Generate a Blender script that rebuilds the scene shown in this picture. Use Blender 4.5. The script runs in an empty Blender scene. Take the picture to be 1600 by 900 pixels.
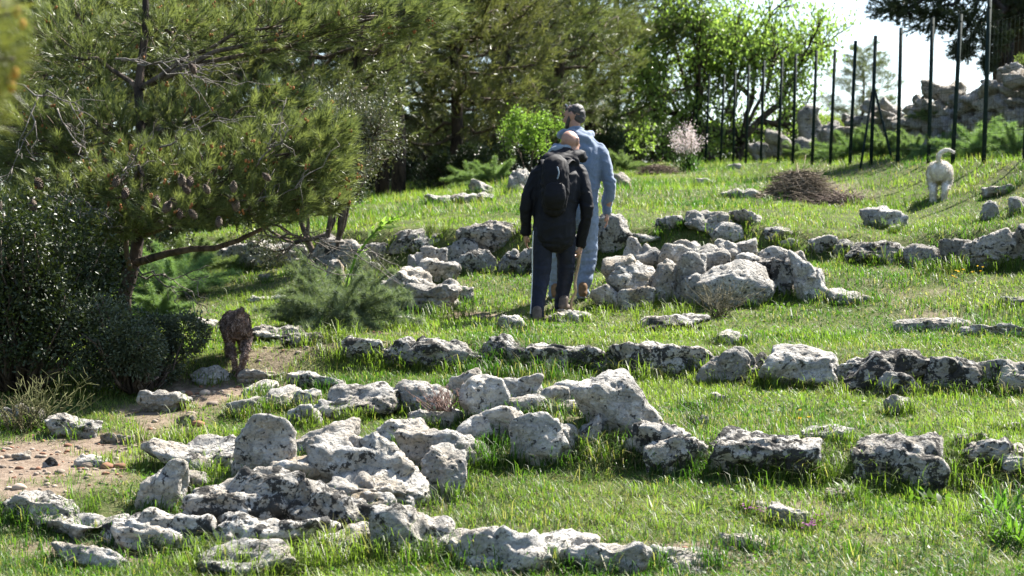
import bpy, math, random
import numpy as np
from mathutils import Vector, Matrix

R = math.radians
FX = 1600 * 70.0 / 36.0            # photograph pixels per unit of slope (70 mm lens on 36 mm)
scene = bpy.context.scene
col = scene.collection

# ------------------------------------------------------------------ camera, sky, sun, exposure
cam_data = bpy.data.cameras.new('camera')
cam = bpy.data.objects.new('camera', cam_data)
col.objects.link(cam)
cam.location = (0, 0, 0)
cam.rotation_euler = (R(90), 0, 0)
cam_data.lens = 70.0
cam_data.sensor_width = 36.0
cam_data.clip_start = 0.1
cam_data.clip_end = 9000
cam_data.dof.use_dof = True
cam_data.dof.focus_distance = 14.0
cam_data.dof.aperture_fstop = 4.0
scene.camera = cam

SUN_AZ = 45.0                      # degrees from the view direction towards the picture's right
SUN_EL = 50.0
world = bpy.data.worlds.new('World')
scene.world = world
world.use_nodes = True
wn = world.node_tree
wn.nodes.clear()
sky = wn.nodes.new('ShaderNodeTexSky')
sky.sky_type = 'NISHITA'
sky.sun_disc = False
sky.sun_elevation = R(SUN_EL)
sky.sun_rotation = R(SUN_AZ)
sky.air_density = 1.0
sky.dust_density = 1.0
sky.ozone_density = 1.0
bg = wn.nodes.new('ShaderNodeBackground')
bg.inputs['Strength'].default_value = 0.07
wo = wn.nodes.new('ShaderNodeOutputWorld')
wn.links.new(sky.outputs[0], bg.inputs[0])
wn.links.new(bg.outputs[0], wo.inputs[0])

sun_data = bpy.data.lights.new('sun', 'SUN')
sun_data.energy = 5.0
sun_data.angle = R(0.53)
sun_data.color = (1.0, 0.95, 0.87)
sun = bpy.data.objects.new('sun', sun_data)
col.objects.link(sun)
SUN_DIR = Vector((math.cos(R(SUN_EL)) * math.sin(R(SUN_AZ)), math.cos(R(SUN_EL)) * math.cos(R(SUN_AZ)), math.sin(R(SUN_EL))))
sun.rotation_euler = SUN_DIR.to_track_quat('Z', 'Y').to_euler()
sun.location = (20, 10, 25)

vs = scene.view_settings
vs.view_transform = 'Standard'
vs.look = 'None'
vs.exposure = 2.1
vs.gamma = 1.0
vs.use_curve_mapping = False
cy = scene.cycles
cy.max_bounces = 6
cy.diffuse_bounces = 3
cy.glossy_bounces = 2
cy.transmission_bounces = 3
cy.transparent_max_bounces = 4
cy.use_denoising = True
cy.caustics_reflective = False
cy.caustics_refractive = False

# ------------------------------------------------------------------ numpy noise
def _hash(i, j, k, seed):
    h = (i.astype(np.int64) * 374761393 + j.astype(np.int64) * 668265263 + k.astype(np.int64) * 2147483647 + seed * 974711) & 0xffffffff
    h = ((h ^ (h >> 13)) * 1274126177) & 0xffffffff
    h = ((h ^ (h >> 16)) * 2246822519) & 0xffffffff
    h = h ^ (h >> 15)
    return (h & 0xffff).astype(np.float64) / 65535.0

def vnoise(p, seed=0):
    """smooth value noise in [0,1] at p (N,3)"""
    f = np.floor(p); t = p - f
    t = t * t * t * (t * (t * 6 - 15) + 10)
    i, j, k = f[:, 0], f[:, 1], f[:, 2]
    out = 0
    for a in (0, 1):
        wa = t[:, 0] if a else 1 - t[:, 0]
        for b in (0, 1):
            wb = t[:, 1] if b else 1 - t[:, 1]
            for c in (0, 1):
                wc = t[:, 2] if c else 1 - t[:, 2]
                out = out + wa * wb * wc * _hash(i + a, j + b, k + c, seed)
    return out

def fbm(p, seed=0, octaves=4, gain=0.5, lac=2.03):
    s, a, tot = 0, 1.0, 0.0
    for o in range(octaves):
        s = s + a * (vnoise(p, seed + o * 17) * 2 - 1)
        tot += a; a *= gain; p = p * lac + 7.3
    return s / tot

def nrm(v):
    return v / np.maximum(np.linalg.norm(v, axis=-1, keepdims=True), 1e-9)

# ------------------------------------------------------------------ mesh building
class MB:
    """collects triangles; build() links them as one mesh object"""
    def __init__(self):
        self.v, self.f, self.c, self.n = [], [], [], 0
    def add(self, v, f, c=None):
        v = np.asarray(v, dtype=np.float64).reshape(-1, 3); f = np.asarray(f, dtype=np.int64).reshape(-1, 3)
        self.v.append(v); self.f.append(f + self.n)
        if c is None: c = np.ones((len(v), 3)) * 0.5
        c = np.asarray(c, dtype=np.float64)
        if c.ndim == 1: c = np.tile(c, (len(v), 1))
        self.c.append(c); self.n += len(v)
    def mesh(self, name, mat=None, smooth=False):
        v = np.concatenate(self.v); f = np.concatenate(self.f); c = np.concatenate(self.c)
        me = mesh_from(name, v, f, smooth)
        at = me.color_attributes.new('col', 'FLOAT_COLOR', 'POINT')
        at.data.foreach_set('color', np.concatenate([c, np.ones((len(c), 1))], 1).astype(np.float32).ravel())
        if mat: me.materials.append(mat)
        return me
    def build(self, name, mat=None, parent=None, smooth=False, loc=None):
        return link(name, self.mesh(name, mat, smooth), parent, loc)

def mesh_from(name, v, f, smooth=False):
    me = bpy.data.meshes.new(name)
    v = np.asarray(v, dtype=np.float32); f = np.asarray(f, dtype=np.int32)
    me.vertices.add(len(v)); me.vertices.foreach_set('co', v.ravel())
    me.loops.add(f.size); me.loops.foreach_set('vertex_index', f.ravel())
    me.polygons.add(len(f))
    me.polygons.foreach_set('loop_start', np.arange(0, f.size, f.shape[1], dtype=np.int32))
    if smooth: me.polygons.foreach_set('use_smooth', np.ones(len(f), dtype=bool))
    me.update(calc_edges=True)
    me.validate()
    return me

def link(name, data, parent=None, loc=None):
    o = bpy.data.objects.new(name, data)
    col.objects.link(o)
    if parent is not None: o.parent = parent
    if loc is not None: o.location = loc
    return o

def tag(o, label=None, cat=None, group=None, kind=None):
    if label: o['label'] = label
    if cat: o['category'] = cat
    if group: o['group'] = group
    if kind: o['kind'] = kind
    return o

def empty(name, loc=(0, 0, 0), rz=0.0):
    o = link(name, None, None, loc)
    o.rotation_euler = (0, 0, rz)
    o.empty_display_size = 0.2
    return o

def copy_tree(o, parent=None):
    c = o.copy(); col.objects.link(c); c.parent = parent
    for ch in list(o.children): copy_tree(ch, c)
    return c

def tube(mb, pts, rad, n=6, c=None):
    pts = np.asarray(pts, float); rad = np.broadcast_to(np.asarray(rad, float), (len(pts),))
    d = nrm(np.gradient(pts, axis=0))
    ref = np.array([0.31, 0.17, 0.93]) if abs(d[:, 2]).mean() < 0.8 else np.array([0.93, 0.3, 0.1])
    a = nrm(np.cross(d, ref)); b = np.cross(d, a)
    th = np.arange(n) * 2 * math.pi / n
    ring = a[:, None] * np.cos(th)[None, :, None] + b[:, None] * np.sin(th)[None, :, None]
    v = (pts[:, None] + ring * rad[:, None, None]).reshape(-1, 3)
    m = len(pts); f = []
    i = np.arange(m - 1)[:, None] * n; k = np.arange(n)[None, :]; k2 = (k + 1) % n
    q0, q1, q2, q3 = i + k, i + k2, i + n + k2, i + n + k
    f = np.concatenate([np.stack([q0, q1, q2], -1).reshape(-1, 3), np.stack([q0, q2, q3], -1).reshape(-1, 3)])
    e = (m - 1) * n
    cap = np.stack([np.full(n - 2, e), e + np.arange(1, n - 1), e + np.arange(2, n)], -1)
    cap0 = np.stack([np.zeros(n - 2, int), np.arange(2, n), np.arange(1, n - 1)], -1)
    mb.add(v, np.concatenate([f, cap, cap0]), c)

def box(mb, c0, c1, cc=None):
    x0, y0, z0 = c0; x1, y1, z1 = c1
    v = [(x0, y0, z0), (x1, y0, z0), (x1, y1, z0), (x0, y1, z0), (x0, y0, z1), (x1, y0, z1), (x1, y1, z1), (x0, y1, z1)]
    f = [(0, 2, 1), (0, 3, 2), (4, 5, 6), (4, 6, 7), (0, 1, 5), (0, 5, 4), (1, 2, 6), (1, 6, 5), (2, 3, 7), (2, 7, 6), (3, 0, 4), (3, 4, 7)]
    mb.add(v, f, cc)

# ------------------------------------------------------------------ materials
def new_mat(name):
    m = bpy.data.materials.new(name); m.use_nodes = True
    nt = m.node_tree
    return m, nt, nt.nodes, nt.links, nt.nodes['Principled BSDF']

def nd(nodes, typ, **kw):
    n = nodes.new(typ)
    for k, v in kw.items():
        if k in n.inputs: n.inputs[k].default_value = v
        else: setattr(n, k, v)
    return n

def math_node(nt, op, a, b=None, clamp=False):
    n = nt.nodes.new('ShaderNodeMath'); n.operation = op; n.use_clamp = clamp
    for i, x in enumerate((a, b)):
        if x is None: continue
        if isinstance(x, (int, float)): n.inputs[i].default_value = x
        else: nt.links.new(x, n.inputs[i])
    return n.outputs[0]

def maprange(nt, val, a, b, c=0.0, d=1.0):
    n = nt.nodes.new('ShaderNodeMapRange'); n.clamp = True
    for i, x in enumerate((val, a, b, c, d)):
        if isinstance(x, (int, float)): n.inputs[i].default_value = x
        else: nt.links.new(x, n.inputs[i])
    return n.outputs[0]

def mixcol(nt, fac, a, b, mode='MIX'):
    n = nt.nodes.new('ShaderNodeMix'); n.data_type = 'RGBA'; n.blend_type = mode
    if isinstance(fac, (int, float)): n.inputs[0].default_value = fac
    else: nt.links.new(fac, n.inputs[0])
    for i, x in ((6, a), (7, b)):
        if isinstance(x, tuple): n.inputs[i].default_value = (*x, 1) if len(x) == 3 else x
        else: nt.links.new(x, n.inputs[i])
    return n.outputs[2]

def noise_tex(nt, vec, scale, detail=4, rough=0.55, dist=0.0):
    n = nt.nodes.new('ShaderNodeTexNoise')
    n.inputs['Scale'].default_value = scale; n.inputs['Detail'].default_value = detail
    n.inputs['Roughness'].default_value = rough; n.inputs['Distortion'].default_value = dist
    if vec is not None: nt.links.new(vec, n.inputs['Vector'])
    return n.outputs[0]

def rock_material():
    m, nt, N, L, P = new_mat('limestone')
    tc = N.new('ShaderNodeTexCoord'); oi = N.new('ShaderNodeObjectInfo')
    off = N.new('ShaderNodeVectorMath'); off.operation = 'ADD'
    cmb = N.new('ShaderNodeCombineXYZ')
    r = math_node(nt, 'MULTIPLY', oi.outputs['Random'], 37.0)
    for i in range(3): L.new(r, cmb.inputs[i])
    L.new(tc.outputs['Object'], off.inputs[0]); L.new(cmb.outputs[0], off.inputs[1])
    v = off.outputs[0]
    sep = N.new('ShaderNodeSeparateColor'); L.new(oi.outputs['Color'], sep.inputs[0])
    lich, warm, bright = sep.outputs[0], sep.outputs[1], sep.outputs[2]
    n_big = noise_tex(nt, v, 3.0, 4, 0.6)
    n_mid = noise_tex(nt, v, 8.0, 7, 0.62, 0.6)
    n_fine = noise_tex(nt, v, 42.0, 6, 0.65)
    n_warm = noise_tex(nt, v, 4.3, 5, 0.6)
    base = mixcol(nt, maprange(nt, n_big, 0.38, 0.62), (0.45, 0.43, 0.39), (0.27, 0.26, 0.24))
    wf = math_node(nt, 'MULTIPLY', maprange(nt, n_warm, 0.42, 0.62), warm)
    base = mixcol(nt, wf, base, (0.34, 0.255, 0.155))
    base = mixcol(nt, maprange(nt, n_fine, 0.49, 0.64, 0.0, 0.7), base, (0.14, 0.137, 0.13))
    pale = noise_tex(nt, v, 14.0, 6, 0.6)
    base = mixcol(nt, maprange(nt, pale, 0.58, 0.63, 0.0, 0.6), base, (0.58, 0.56, 0.52))
    mpb = N.new('ShaderNodeMapping'); mpb.inputs['Scale'].default_value = (1.3, 1.3, 7.0); mpb.inputs['Rotation'].default_value = (0.18, 0.12, 0); L.new(v, mpb.inputs[0])
    bed = noise_tex(nt, mpb.outputs[0], 2.2, 5, 0.6, 0.9)
    bedline = math_node(nt, 'ABSOLUTE', math_node(nt, 'SUBTRACT', bed, 0.5))
    # black crust lichen in hard-edged patches and specks
    val = math_node(nt, 'ADD', n_mid, math_node(nt, 'MULTIPLY', math_node(nt, 'SUBTRACT', n_fine, 0.5), 0.45))
    thr = math_node(nt, 'SUBTRACT', 0.72, math_node(nt, 'MULTIPLY', lich, 0.37))
    lf = maprange(nt, val, thr, math_node(nt, 'ADD', thr, 0.035), 0.0, 0.93)
    base = mixcol(nt, lf, base, (0.030, 0.029, 0.027))
    sp = noise_tex(nt, v, 30.0, 3, 0.5)
    base = mixcol(nt, maprange(nt, sp, 0.635, 0.665, 0.0, 0.85), base, (0.04, 0.038, 0.035))
    hsv = N.new('ShaderNodeHueSaturation'); L.new(base, hsv.inputs['Color'])
    L.new(math_node(nt, 'MULTIPLY', math_node(nt, 'MULTIPLY', bright, 2.0), maprange(nt, oi.outputs['Random'], 0, 1, 0.82, 1.12)), hsv.inputs['Value'])
    L.new(hsv.outputs[0], P.inputs['Base Color'])
    P.inputs['Roughness'].default_value = 0.92
    P.inputs['Specular IOR Level'].default_value = 0.2
    vor = N.new('ShaderNodeTexVoronoi'); vor.inputs['Scale'].default_value = 20.0; L.new(v, vor.inputs['Vector'])
    hgt = math_node(nt, 'ADD', math_node(nt, 'MULTIPLY', n_mid, 1.6), math_node(nt, 'MULTIPLY', n_fine, 0.8))
    hgt = math_node(nt, 'ADD', hgt, math_node(nt, 'MULTIPLY', maprange(nt, vor.outputs['Distance'], 0.05, 0.38), 0.40))
    hgt = math_node(nt, 'SUBTRACT', hgt, maprange(nt, bedline, 0.0, 0.02, 0.12, 0.0))
    hgt = math_node(nt, 'SUBTRACT', hgt, math_node(nt, 'MULTIPLY', maprange(nt, sp, 0.62, 0.70), 0.5))
    bp = N.new('ShaderNodeBump'); bp.inputs['Strength'].default_value = 0.9; bp.inputs['Distance'].default_value = 0.04
    L.new(hgt, bp.inputs['Height']); L.new(bp.outputs[0], P.inputs['Normal'])
    return m

def leaf_material(name, rough=0.55, trans=0.35, spec=0.3, gain=1.0, tint=(1, 1, 1), through=(1.25, 1.3, 0.55)):
    m, nt, N, L, P = new_mat(name)
    at = N.new('ShaderNodeAttribute'); at.attribute_name = 'col'
    oi = N.new('ShaderNodeObjectInfo')
    hs = N.new('ShaderNodeHueSaturation')
    L.new(maprange(nt, oi.outputs['Random'], 0, 1, 0.485, 0.515), hs.inputs['Hue'])
    L.new(maprange(nt, oi.outputs['Random'], 0, 1, 0.85 * gain, 1.15 * gain), hs.inputs['Value'])
    L.new(mixcol(nt, 1.0, at.outputs['Color'], tint, 'MULTIPLY'), hs.inputs['Color'])
    c = hs.outputs[0]
    L.new(c, P.inputs['Base Color'])
    P.inputs['Roughness'].default_value = rough
    P.inputs['Specular IOR Level'].default_value = spec
    tr = N.new('ShaderNodeBsdfTranslucent')
    L.new(mixcol(nt, 1.0, c, through, 'MULTIPLY'), tr.inputs[0])
    mx = N.new('ShaderNodeMixShader'); mx.inputs[0].default_value = trans
    out = N['Material Output']
    L.new(P.outputs[0], mx.inputs[1]); L.new(tr.outputs[0], mx.inputs[2]); L.new(mx.outputs[0], out.inputs[0])
    return m

def bark_material(name, c0, c1, scale=9.0):
    m, nt, N, L, P = new_mat(name)
    tc = N.new('ShaderNodeTexCoord')
    mp = N.new('ShaderNodeMapping'); mp.inputs['Scale'].default_value = (1, 1, 0.35); L.new(tc.outputs['Object'], mp.inputs[0])
    n1 = noise_tex(nt, mp.outputs[0], scale, 6, 0.65, 0.8); n2 = noise_tex(nt, mp.outputs[0], scale * 5, 4)
    L.new(mixcol(nt, maprange(nt, n1, 0.4, 0.62), c0, c1), P.inputs['Base Color'])
    P.inputs['Roughness'].default_value = 0.9; P.inputs['Specular IOR Level'].default_value = 0.15
    bp = N.new('ShaderNodeBump'); bp.inputs['Strength'].default_value = 0.9; bp.inputs['Distance'].default_value = 0.03
    L.new(math_node(nt, 'ADD', n1, math_node(nt, 'MULTIPLY', n2, 0.4)), bp.inputs['Height']); L.new(bp.outputs[0], P.inputs['Normal'])
    return m

def plain_material(name, c, rough=0.7, spec=0.3, metal=0.0, vary=0.25, scale=25.0, bump=0.3, dist=0.004, sheen=0.0):
    m, nt, N, L, P = new_mat(name)
    tc = N.new('ShaderNodeTexCoord')
    n1 = noise_tex(nt, tc.outputs['Object'], scale, 5, 0.6)
    lo = tuple(x * (1 - vary) for x in c); hi = tuple(min(1, x * (1 + vary)) for x in c)
    L.new(mixcol(nt, maprange(nt, n1, 0.35, 0.65), lo, hi), P.inputs['Base Color'])
    P.inputs['Roughness'].default_value = rough; P.inputs['Specular IOR Level'].default_value = spec
    P.inputs['Metallic'].default_value = metal
    if sheen: P.inputs['Sheen Weight'].default_value = sheen
    bp = N.new('ShaderNodeBump'); bp.inputs['Strength'].default_value = bump; bp.inputs['Distance'].default_value = dist
    L.new(n1, bp.inputs['Height']); L.new(bp.outputs[0], P.inputs['Normal'])
    return m

def ground_material():
    m, nt, N, L, P = new_mat('hillside_soil')
    tc = N.new('ShaderNodeTexCoord'); v = tc.outputs['Object']
    at = N.new('ShaderNodeAttribute'); at.attribute_name = 'col'
    sep = N.new('ShaderNodeSeparateColor'); L.new(at.outputs['Color'], sep.inputs[0])
    n1 = noise_tex(nt, v, 1.3, 6, 0.6); n2 = noise_tex(nt, v, 14.0, 6, 0.65); n3 = noise_tex(nt, v, 70.0, 4, 0.6)
    turf = mixcol(nt, maprange(nt, n1, 0.35, 0.65), (0.028, 0.048, 0.010), (0.060, 0.080, 0.018))
    turf = mixcol(nt, maprange(nt, n2, 0.5, 0.68, 0, 0.7), turf, (0.10, 0.085, 0.045))
    turf = mixcol(nt, maprange(nt, n3, 0.52, 0.66, 0, 0.75), turf, (0.13, 0.125, 0.055))
    soil = mixcol(nt, maprange(nt, n2, 0.35, 0.65), (0.11, 0.078, 0.055), (0.20, 0.155, 0.115))
    soil = mixcol(nt, maprange(nt, n3, 0.55, 0.7, 0, 0.7), soil, (0.27, 0.23, 0.19))
    L.new(mixcol(nt, sep.outputs[0], turf, soil), P.inputs['Base Color'])
    P.inputs['Roughness'].default_value = 0.95; P.inputs['Specular IOR Level'].default_value = 0.1
    bp = N.new('ShaderNodeBump'); bp.inputs['Strength'].default_value = 0.8; bp.inputs['Distance'].default_value = 0.03
    L.new(math_node(nt, 'ADD', n2, math_node(nt, 'MULTIPLY', n3, 0.5)), bp.inputs['Height']); L.new(bp.outputs[0], P.inputs['Normal'])
    return m

M_ROCK = rock_material()
M_GROUND = ground_material()
M_GRASS = leaf_material('grass_blades', 0.5, 0.5, 0.35, through=(1.05, 1.3, 0.5))
M_NEEDLE = leaf_material('pine_needles', 0.42, 0.38, 0.5, through=(1.15, 1.15, 0.75))
M_LEAF = leaf_material('spring_leaves', 0.45, 0.55, 0.3, through=(1.05, 1.2, 0.65))
M_GLOSSY = leaf_material('glossy_leaves', 0.45, 0.2, 0.4)
M_FROND = leaf_material('feathery_fronds', 0.6, 0.35, 0.2)
M_PETAL = leaf_material('petals', 0.6, 0.3, 0.2, through=(1, 1, 1))
M_BARK = bark_material('pine_bark', (0.045, 0.035, 0.028), (0.15, 0.115, 0.09))
M_BARKD = bark_material('dark_bark', (0.022, 0.017, 0.014), (0.085, 0.062, 0.048))
M_TWIG = bark_material('grey_twigs', (0.10, 0.088, 0.075), (0.25, 0.225, 0.20), 20)
M_STRAW = leaf_material('dry_straw', 0.8, 0.15, 0.1)

# ------------------------------------------------------------------ ground shape
COLS = np.array([-150, 200, 500, 800, 1150, 1400, 1600, 1800.])
LINES = [  # each terrace line across the slope: distance and picture row at the columns above
 ([8] * 8, [1040] * 8),
 ([10] * 8, [902, 902, 902, 900, 898, 900, 900, 900]),
 ([10.9, 10.9, 11.0, 11.9, 12.0, 11.9, 11.8, 11.8], [850, 848, 838, 752, 752, 775, 780, 785]),
 ([11.5, 11.5, 11.7, 12.35, 12.3, 12.25, 12.15, 12.1], [778, 768, 760, 705, 695, 700, 708, 712]),
 ([14.5, 14.7, 15.0, 15.2, 14.9, 14.6, 14.4, 14.3], [640, 622, 592, 577, 597, 614, 622, 627]),
 ([15.2, 15.4, 15.35, 15.5, 15.2, 14.9, 14.7, 14.55], [600, 583, 541, 533, 550, 558, 568, 572]),
 ([17.8, 17.8, 17.7, 17.6, 17.4, 17.0, 16.8, 16.8], [525, 515, 505, 506, 500, 508, 512, 512]),
 ([24, 23.5, 22, 20.8, 20.3, 19.6, 19.0, 18.8], [440, 425, 412, 425, 420, 415, 425, 430]),
 ([24.6, 24, 22.4, 21.2, 20.8, 20.1, 19.5, 19.2], [390, 380, 364, 357, 350, 372, 352, 347]),
 ([28, 28, 28, 27, 26, 24, 21.5, 20.8], [350, 350, 330, 298, 300, 318, 305, 300]),
 ([36, 36, 36, 38, 41, 29.5, 23.1, 21.8], [328, 328, 316, 280, 258, 254, 252, 250]),
 ([50, 50, 50, 50, 52, 38, 34, 34], [312, 312, 302, 268, 250, 242, 236, 235]),
 ([90] * 8, [300, 300, 290, 268, 245, 232, 230, 230]),
 ([150] * 8, [310] * 8),
 ([500] * 8, [470] * 8),
 ([4500] * 8, [452] * 8),
]
MOUNDS = [  # low heaps under the piled stones: px, D, radius x, radius y, height
 (1120, 19.1, 0.95, 0.5, 0.36), (985, 18.7, 0.4, 0.4, 0.15), (850, 12.75, 0.7, 0.35, 0.16), (660, 18.9, 0.45, 0.4, 0.22),
 (1255, 25.0, 0.4, 0.4, 0.08), (460, 11.9, 0.6, 0.3, 0.05)]

def gz(X, Y, rough=True):
    X = np.atleast_1d(np.asarray(X, float)); Y = np.atleast_1d(np.asarray(Y, float))
    px = np.clip(800 + FX * X / np.maximum(Y, 0.5), -150, 1800)
    Dp = np.interp(px, COLS, LINES[0][0]); Zp = -(np.interp(px, COLS, LINES[0][1]) - 450) / FX * Dp
    Z = np.where(Y < Dp, -1.62 + (Zp + 1.62) * np.clip(Y / Dp, 0, 1), 0.0)
    for d, y in LINES[1:]:
        D = np.interp(px, COLS, d); Zn = -(np.interp(px, COLS, y) - 450) / FX * D
        m = (Y >= Dp) & (Y <= D)
        t = (Y - Dp) / np.maximum(D - Dp, 1e-6)
        Z = np.where(m, Zp + (Zn - Zp) * t, Z)
        Dp, Zp = D, Zn
    Z = np.where(Y > Dp, Zp, Z)
    for mx, md, rx, ry, h in MOUNDS:
        x0 = (mx - 800) / FX * md
        Z = Z + h * np.exp(-((X - x0) / rx) ** 2 - ((Y - md) / ry) ** 2)
    if rough:
        p = np.stack([X, Y, np.zeros_like(X)], -1)
        fade = np.clip((Y - 4) / 4, 0, 1)
        Z = Z + fade * (0.035 * fbm(p * 0.7, 3, 3) + 0.024 * fbm(p * 3.1, 5, 3))
    return Z

def g(x, y): return float(gz(x, y)[0])

_DS = np.concatenate([np.arange(8.2, 30, 0.01), np.arange(30, 80, 0.05)])
def hit(px, py):
    """first point of the ground along the line of sight through a photograph pixel"""
    X = (px - 800) / FX * _DS; Z = -(py - 450) / FX * _DS
    k = np.argmax(gz(X, _DS) >= Z)
    if gz(X[k], _DS[k])[0] < Z[k]: k = len(_DS) - 1
    return float(_DS[k])
def at(px, py, D): return np.array([(px - 800) / FX * D, D, -(py - 450) / FX * D])
def on(px, D):
    x = (px - 800) / FX * D
    return np.array([x, D, g(x, D)])

DIRT = [  # bare earth: px, py, half width, half height in the photograph, weight
 (60, 725, 150, 52, 1.1), (150, 700, 95, 30, 1), (235, 655, 70, 26, .9), (20, 770, 90, 30, 1), (330, 610, 75, 32, 1), (270, 650, 60, 30, .8), (120, 865, 120, 22, .8),
 (640, 785, 70, 16, .7), (720, 495, 90, 8, .9), (860, 500, 60, 9, .6), (1090, 865, 120, 20, .8), (1320, 815, 70, 12, .5), (880, 880, 140, 18, .6),
 (1290, 300, 70, 14, .6), (410, 600, 60, 22, .8), (900, 300, 60, 10, .3), (310, 475, 30, 20, .4), (1180, 850, 60, 14, .7), (850, 650, 100, 40, .4), (300, 835, 140, 30, .75), (520, 845, 150, 26, .7), (860, 480, 70, 14, .4)]
def dirt_mask(X, Y, Z):
    px = 800 + FX * X / Y; py = 450 - FX * Z / Y
    p = np.stack([X, Y, np.zeros_like(X)], -1)
    wob = fbm(p * 2.2, 21, 4)
    m = np.zeros_like(X)
    for a, b, w, h, k in DIRT:
        d = ((px - a) / w) ** 2 + ((py - b) / h) ** 2
        m = np.maximum(m, k * np.clip(1.35 - d + wob * 0.9, 0, 1))
    m = np.maximum(m, np.clip(fbm(p * 1.1, 33, 4) * 2.6 - 0.75, 0, 0.8) * np.clip((26 - Y) / 8, 0.25, 1))
    return np.where((Y > 7.5) & (Y < 60), m, 0.25)

ys = [-600, -200, -60, -20, -5, 2, 5, 7]
y = 8.0
while y < 54: ys.append(y); y += 0.05 + 0.0045 * (y - 8) if y < 26 else 0.13 + 0.02 * (y - 26)
ys += [56, 60, 66, 74, 84, 96, 112, 130, 150, 190, 260, 380, 520, 900, 1600, 2800, 4500]
xs = [-3000, -1200, -500, -200, -90, -50, -32, -24, -18, -14] + list(np.arange(-12, 14.01, 0.13)) + [16, 20, 26, 34, 50, 90, 200, 500, 1200, 3000]
xs = np.array(xs); ys = np.array(ys)
GX, GY = np.meshgrid(xs, ys)
GXf, GYf = GX.ravel(), GY.ravel()
GZf = gz(GXf, GYf)
nx, ny = len(xs), len(ys)
ii = (np.arange(ny - 1)[:, None] * nx + np.arange(nx - 1)[None, :]).ravel()
gf = np.concatenate([np.stack([ii, ii + 1, ii + nx + 1], -1), np.stack([ii, ii + nx + 1, ii + nx], -1)])
gm = MB()
dm = dirt_mask(GXf, np.maximum(GYf, 0.5), GZf)
gm.add(np.stack([GXf, GYf, GZf], -1), gf, np.stack([dm, dm * 0, dm * 0], -1))
tag(gm.build('ground', M_GROUND, smooth=True), kind='structure')

# ------------------------------------------------------------------ stones
_ICO = {}
def ico(sub):
    if sub in _ICO: return _ICO[sub]
    t = (1 + 5 ** 0.5) / 2
    v = nrm(np.array([(-1, t, 0), (1, t, 0), (-1, -t, 0), (1, -t, 0), (0, -1, t), (0, 1, t), (0, -1, -t), (0, 1, -t), (t, 0, -1), (t, 0, 1), (-t, 0, -1), (-t, 0, 1)], float))
    f = np.array([(0, 11, 5), (0, 5, 1), (0, 1, 7), (0, 7, 10), (0, 10, 11), (1, 5, 9), (5, 11, 4), (11, 10, 2), (10, 7, 6), (7, 1, 8), (3, 9, 4), (3, 4, 2), (3, 2, 6), (3, 6, 8), (3, 8, 9), (4, 9, 5), (2, 4, 11), (6, 2, 10), (8, 6, 7), (9, 8, 1)])
    for _ in range(sub):
        e = np.sort(np.concatenate([f[:, [0, 1]], f[:, [1, 2]], f[:, [2, 0]]]), 1)
        u, inv = np.unique(e, axis=0, return_inverse=True); inv = inv.ravel()
        mid = nrm(v[u].mean(1)); n = len(v); v = np.concatenate([v, mid]); k = len(f)
        a, b, c = n + inv[:k], n + inv[k:2 * k], n + inv[2 * k:]
        f = np.concatenate([np.stack([f[:, 0], a, c], -1), np.stack([f[:, 1], b, a], -1), np.stack([f[:, 2], c, b], -1), np.stack([a, b, c], -1)])
    _ICO[sub] = (v, f)
    return v, f

def rock_shape(w, d, h, seed, sub=4, rough=1.0, sharp=7.5, peak=0.0, flat=0.0):
    """a weathered limestone block w x d x h metres, its middle at the origin"""
    rng = np.random.default_rng(seed)
    v, f = ico(sub)
    k = int(rng.integers(8, 13))
    n = nrm(rng.normal(size=(k, 3))); off = rng.uniform(0.66, 1.05, k)
    ax = np.array([[1, 0, 0], [-1, 0, 0], [0, 1, 0], [0, -1, 0], [0, 0, 1], [0, 0, -1]], float)
    ax = nrm(ax + rng.normal(0, .30, ax.shape)); ao = rng.uniform(.60, .92, 6); ao[4] = 0.66 - 0.16 * flat
    n = np.concatenate([n, ax]); off = np.concatenate([off, ao])
    dots = np.maximum(v @ n.T, 0) / off
    r = (dots ** sharp).sum(1) ** (-1.0 / sharp)
    p = v * np.minimum(r, 1.4)[:, None]
    p = p / np.abs(p).max(0)
    s = np.array([w, d, h]) / 2
    p = p * s
    if peak: p[:, 0] += peak * (w / 2) * np.clip(p[:, 2] / s[2], -0.3, 1)
    size = (w * d * h) ** (1 / 3)
    o = rng.uniform(0, 50, 3)
    warp = np.stack([fbm(p * (1.5 / size) + o + 11 * j, seed + 40 + j, 2) for j in range(3)], -1)
    p = p + warp * size * 0.16 * rough
    nn = nrm(p / s ** 2)
    disp = size * 0.11 * rough * fbm(p * (3.2 / size) + o, seed, 3) + size * 0.055 * rough * fbm(p * (8.0 / size) + o, seed + 3, 3)
    for _ in range(int(9 * rough)):                       # weathered hollows
        c = p[rng.integers(len(p))]; rr = size * rng.uniform(.07, .22)
        disp = disp - rr * rng.uniform(.25, .55) * np.exp(-((p - c) ** 2).sum(1) / rr ** 2)
    disp = disp + min(0.032, size * 0.07) * rough * fbm(p * 9 + o, seed + 5, 4)
    pit = vnoise(p * 17 + o, seed + 9)
    disp = disp - min(0.03, size * 0.06) * rough * np.clip(pit - 0.60, 0, 1) * 2.6
    crack = np.abs(fbm(p * (1.5 / size) + o + 9, seed + 31, 2))
    disp = disp - size * 0.06 * rough * np.clip(1 - crack / 0.045, 0, 1)
    p = p + nn * disp[:, None]
    lo, hi = p.min(0), p.max(0)
    p = (p - (lo + hi) / 2) / (hi - lo) * np.array([w, d, h])
    return p, f

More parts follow.
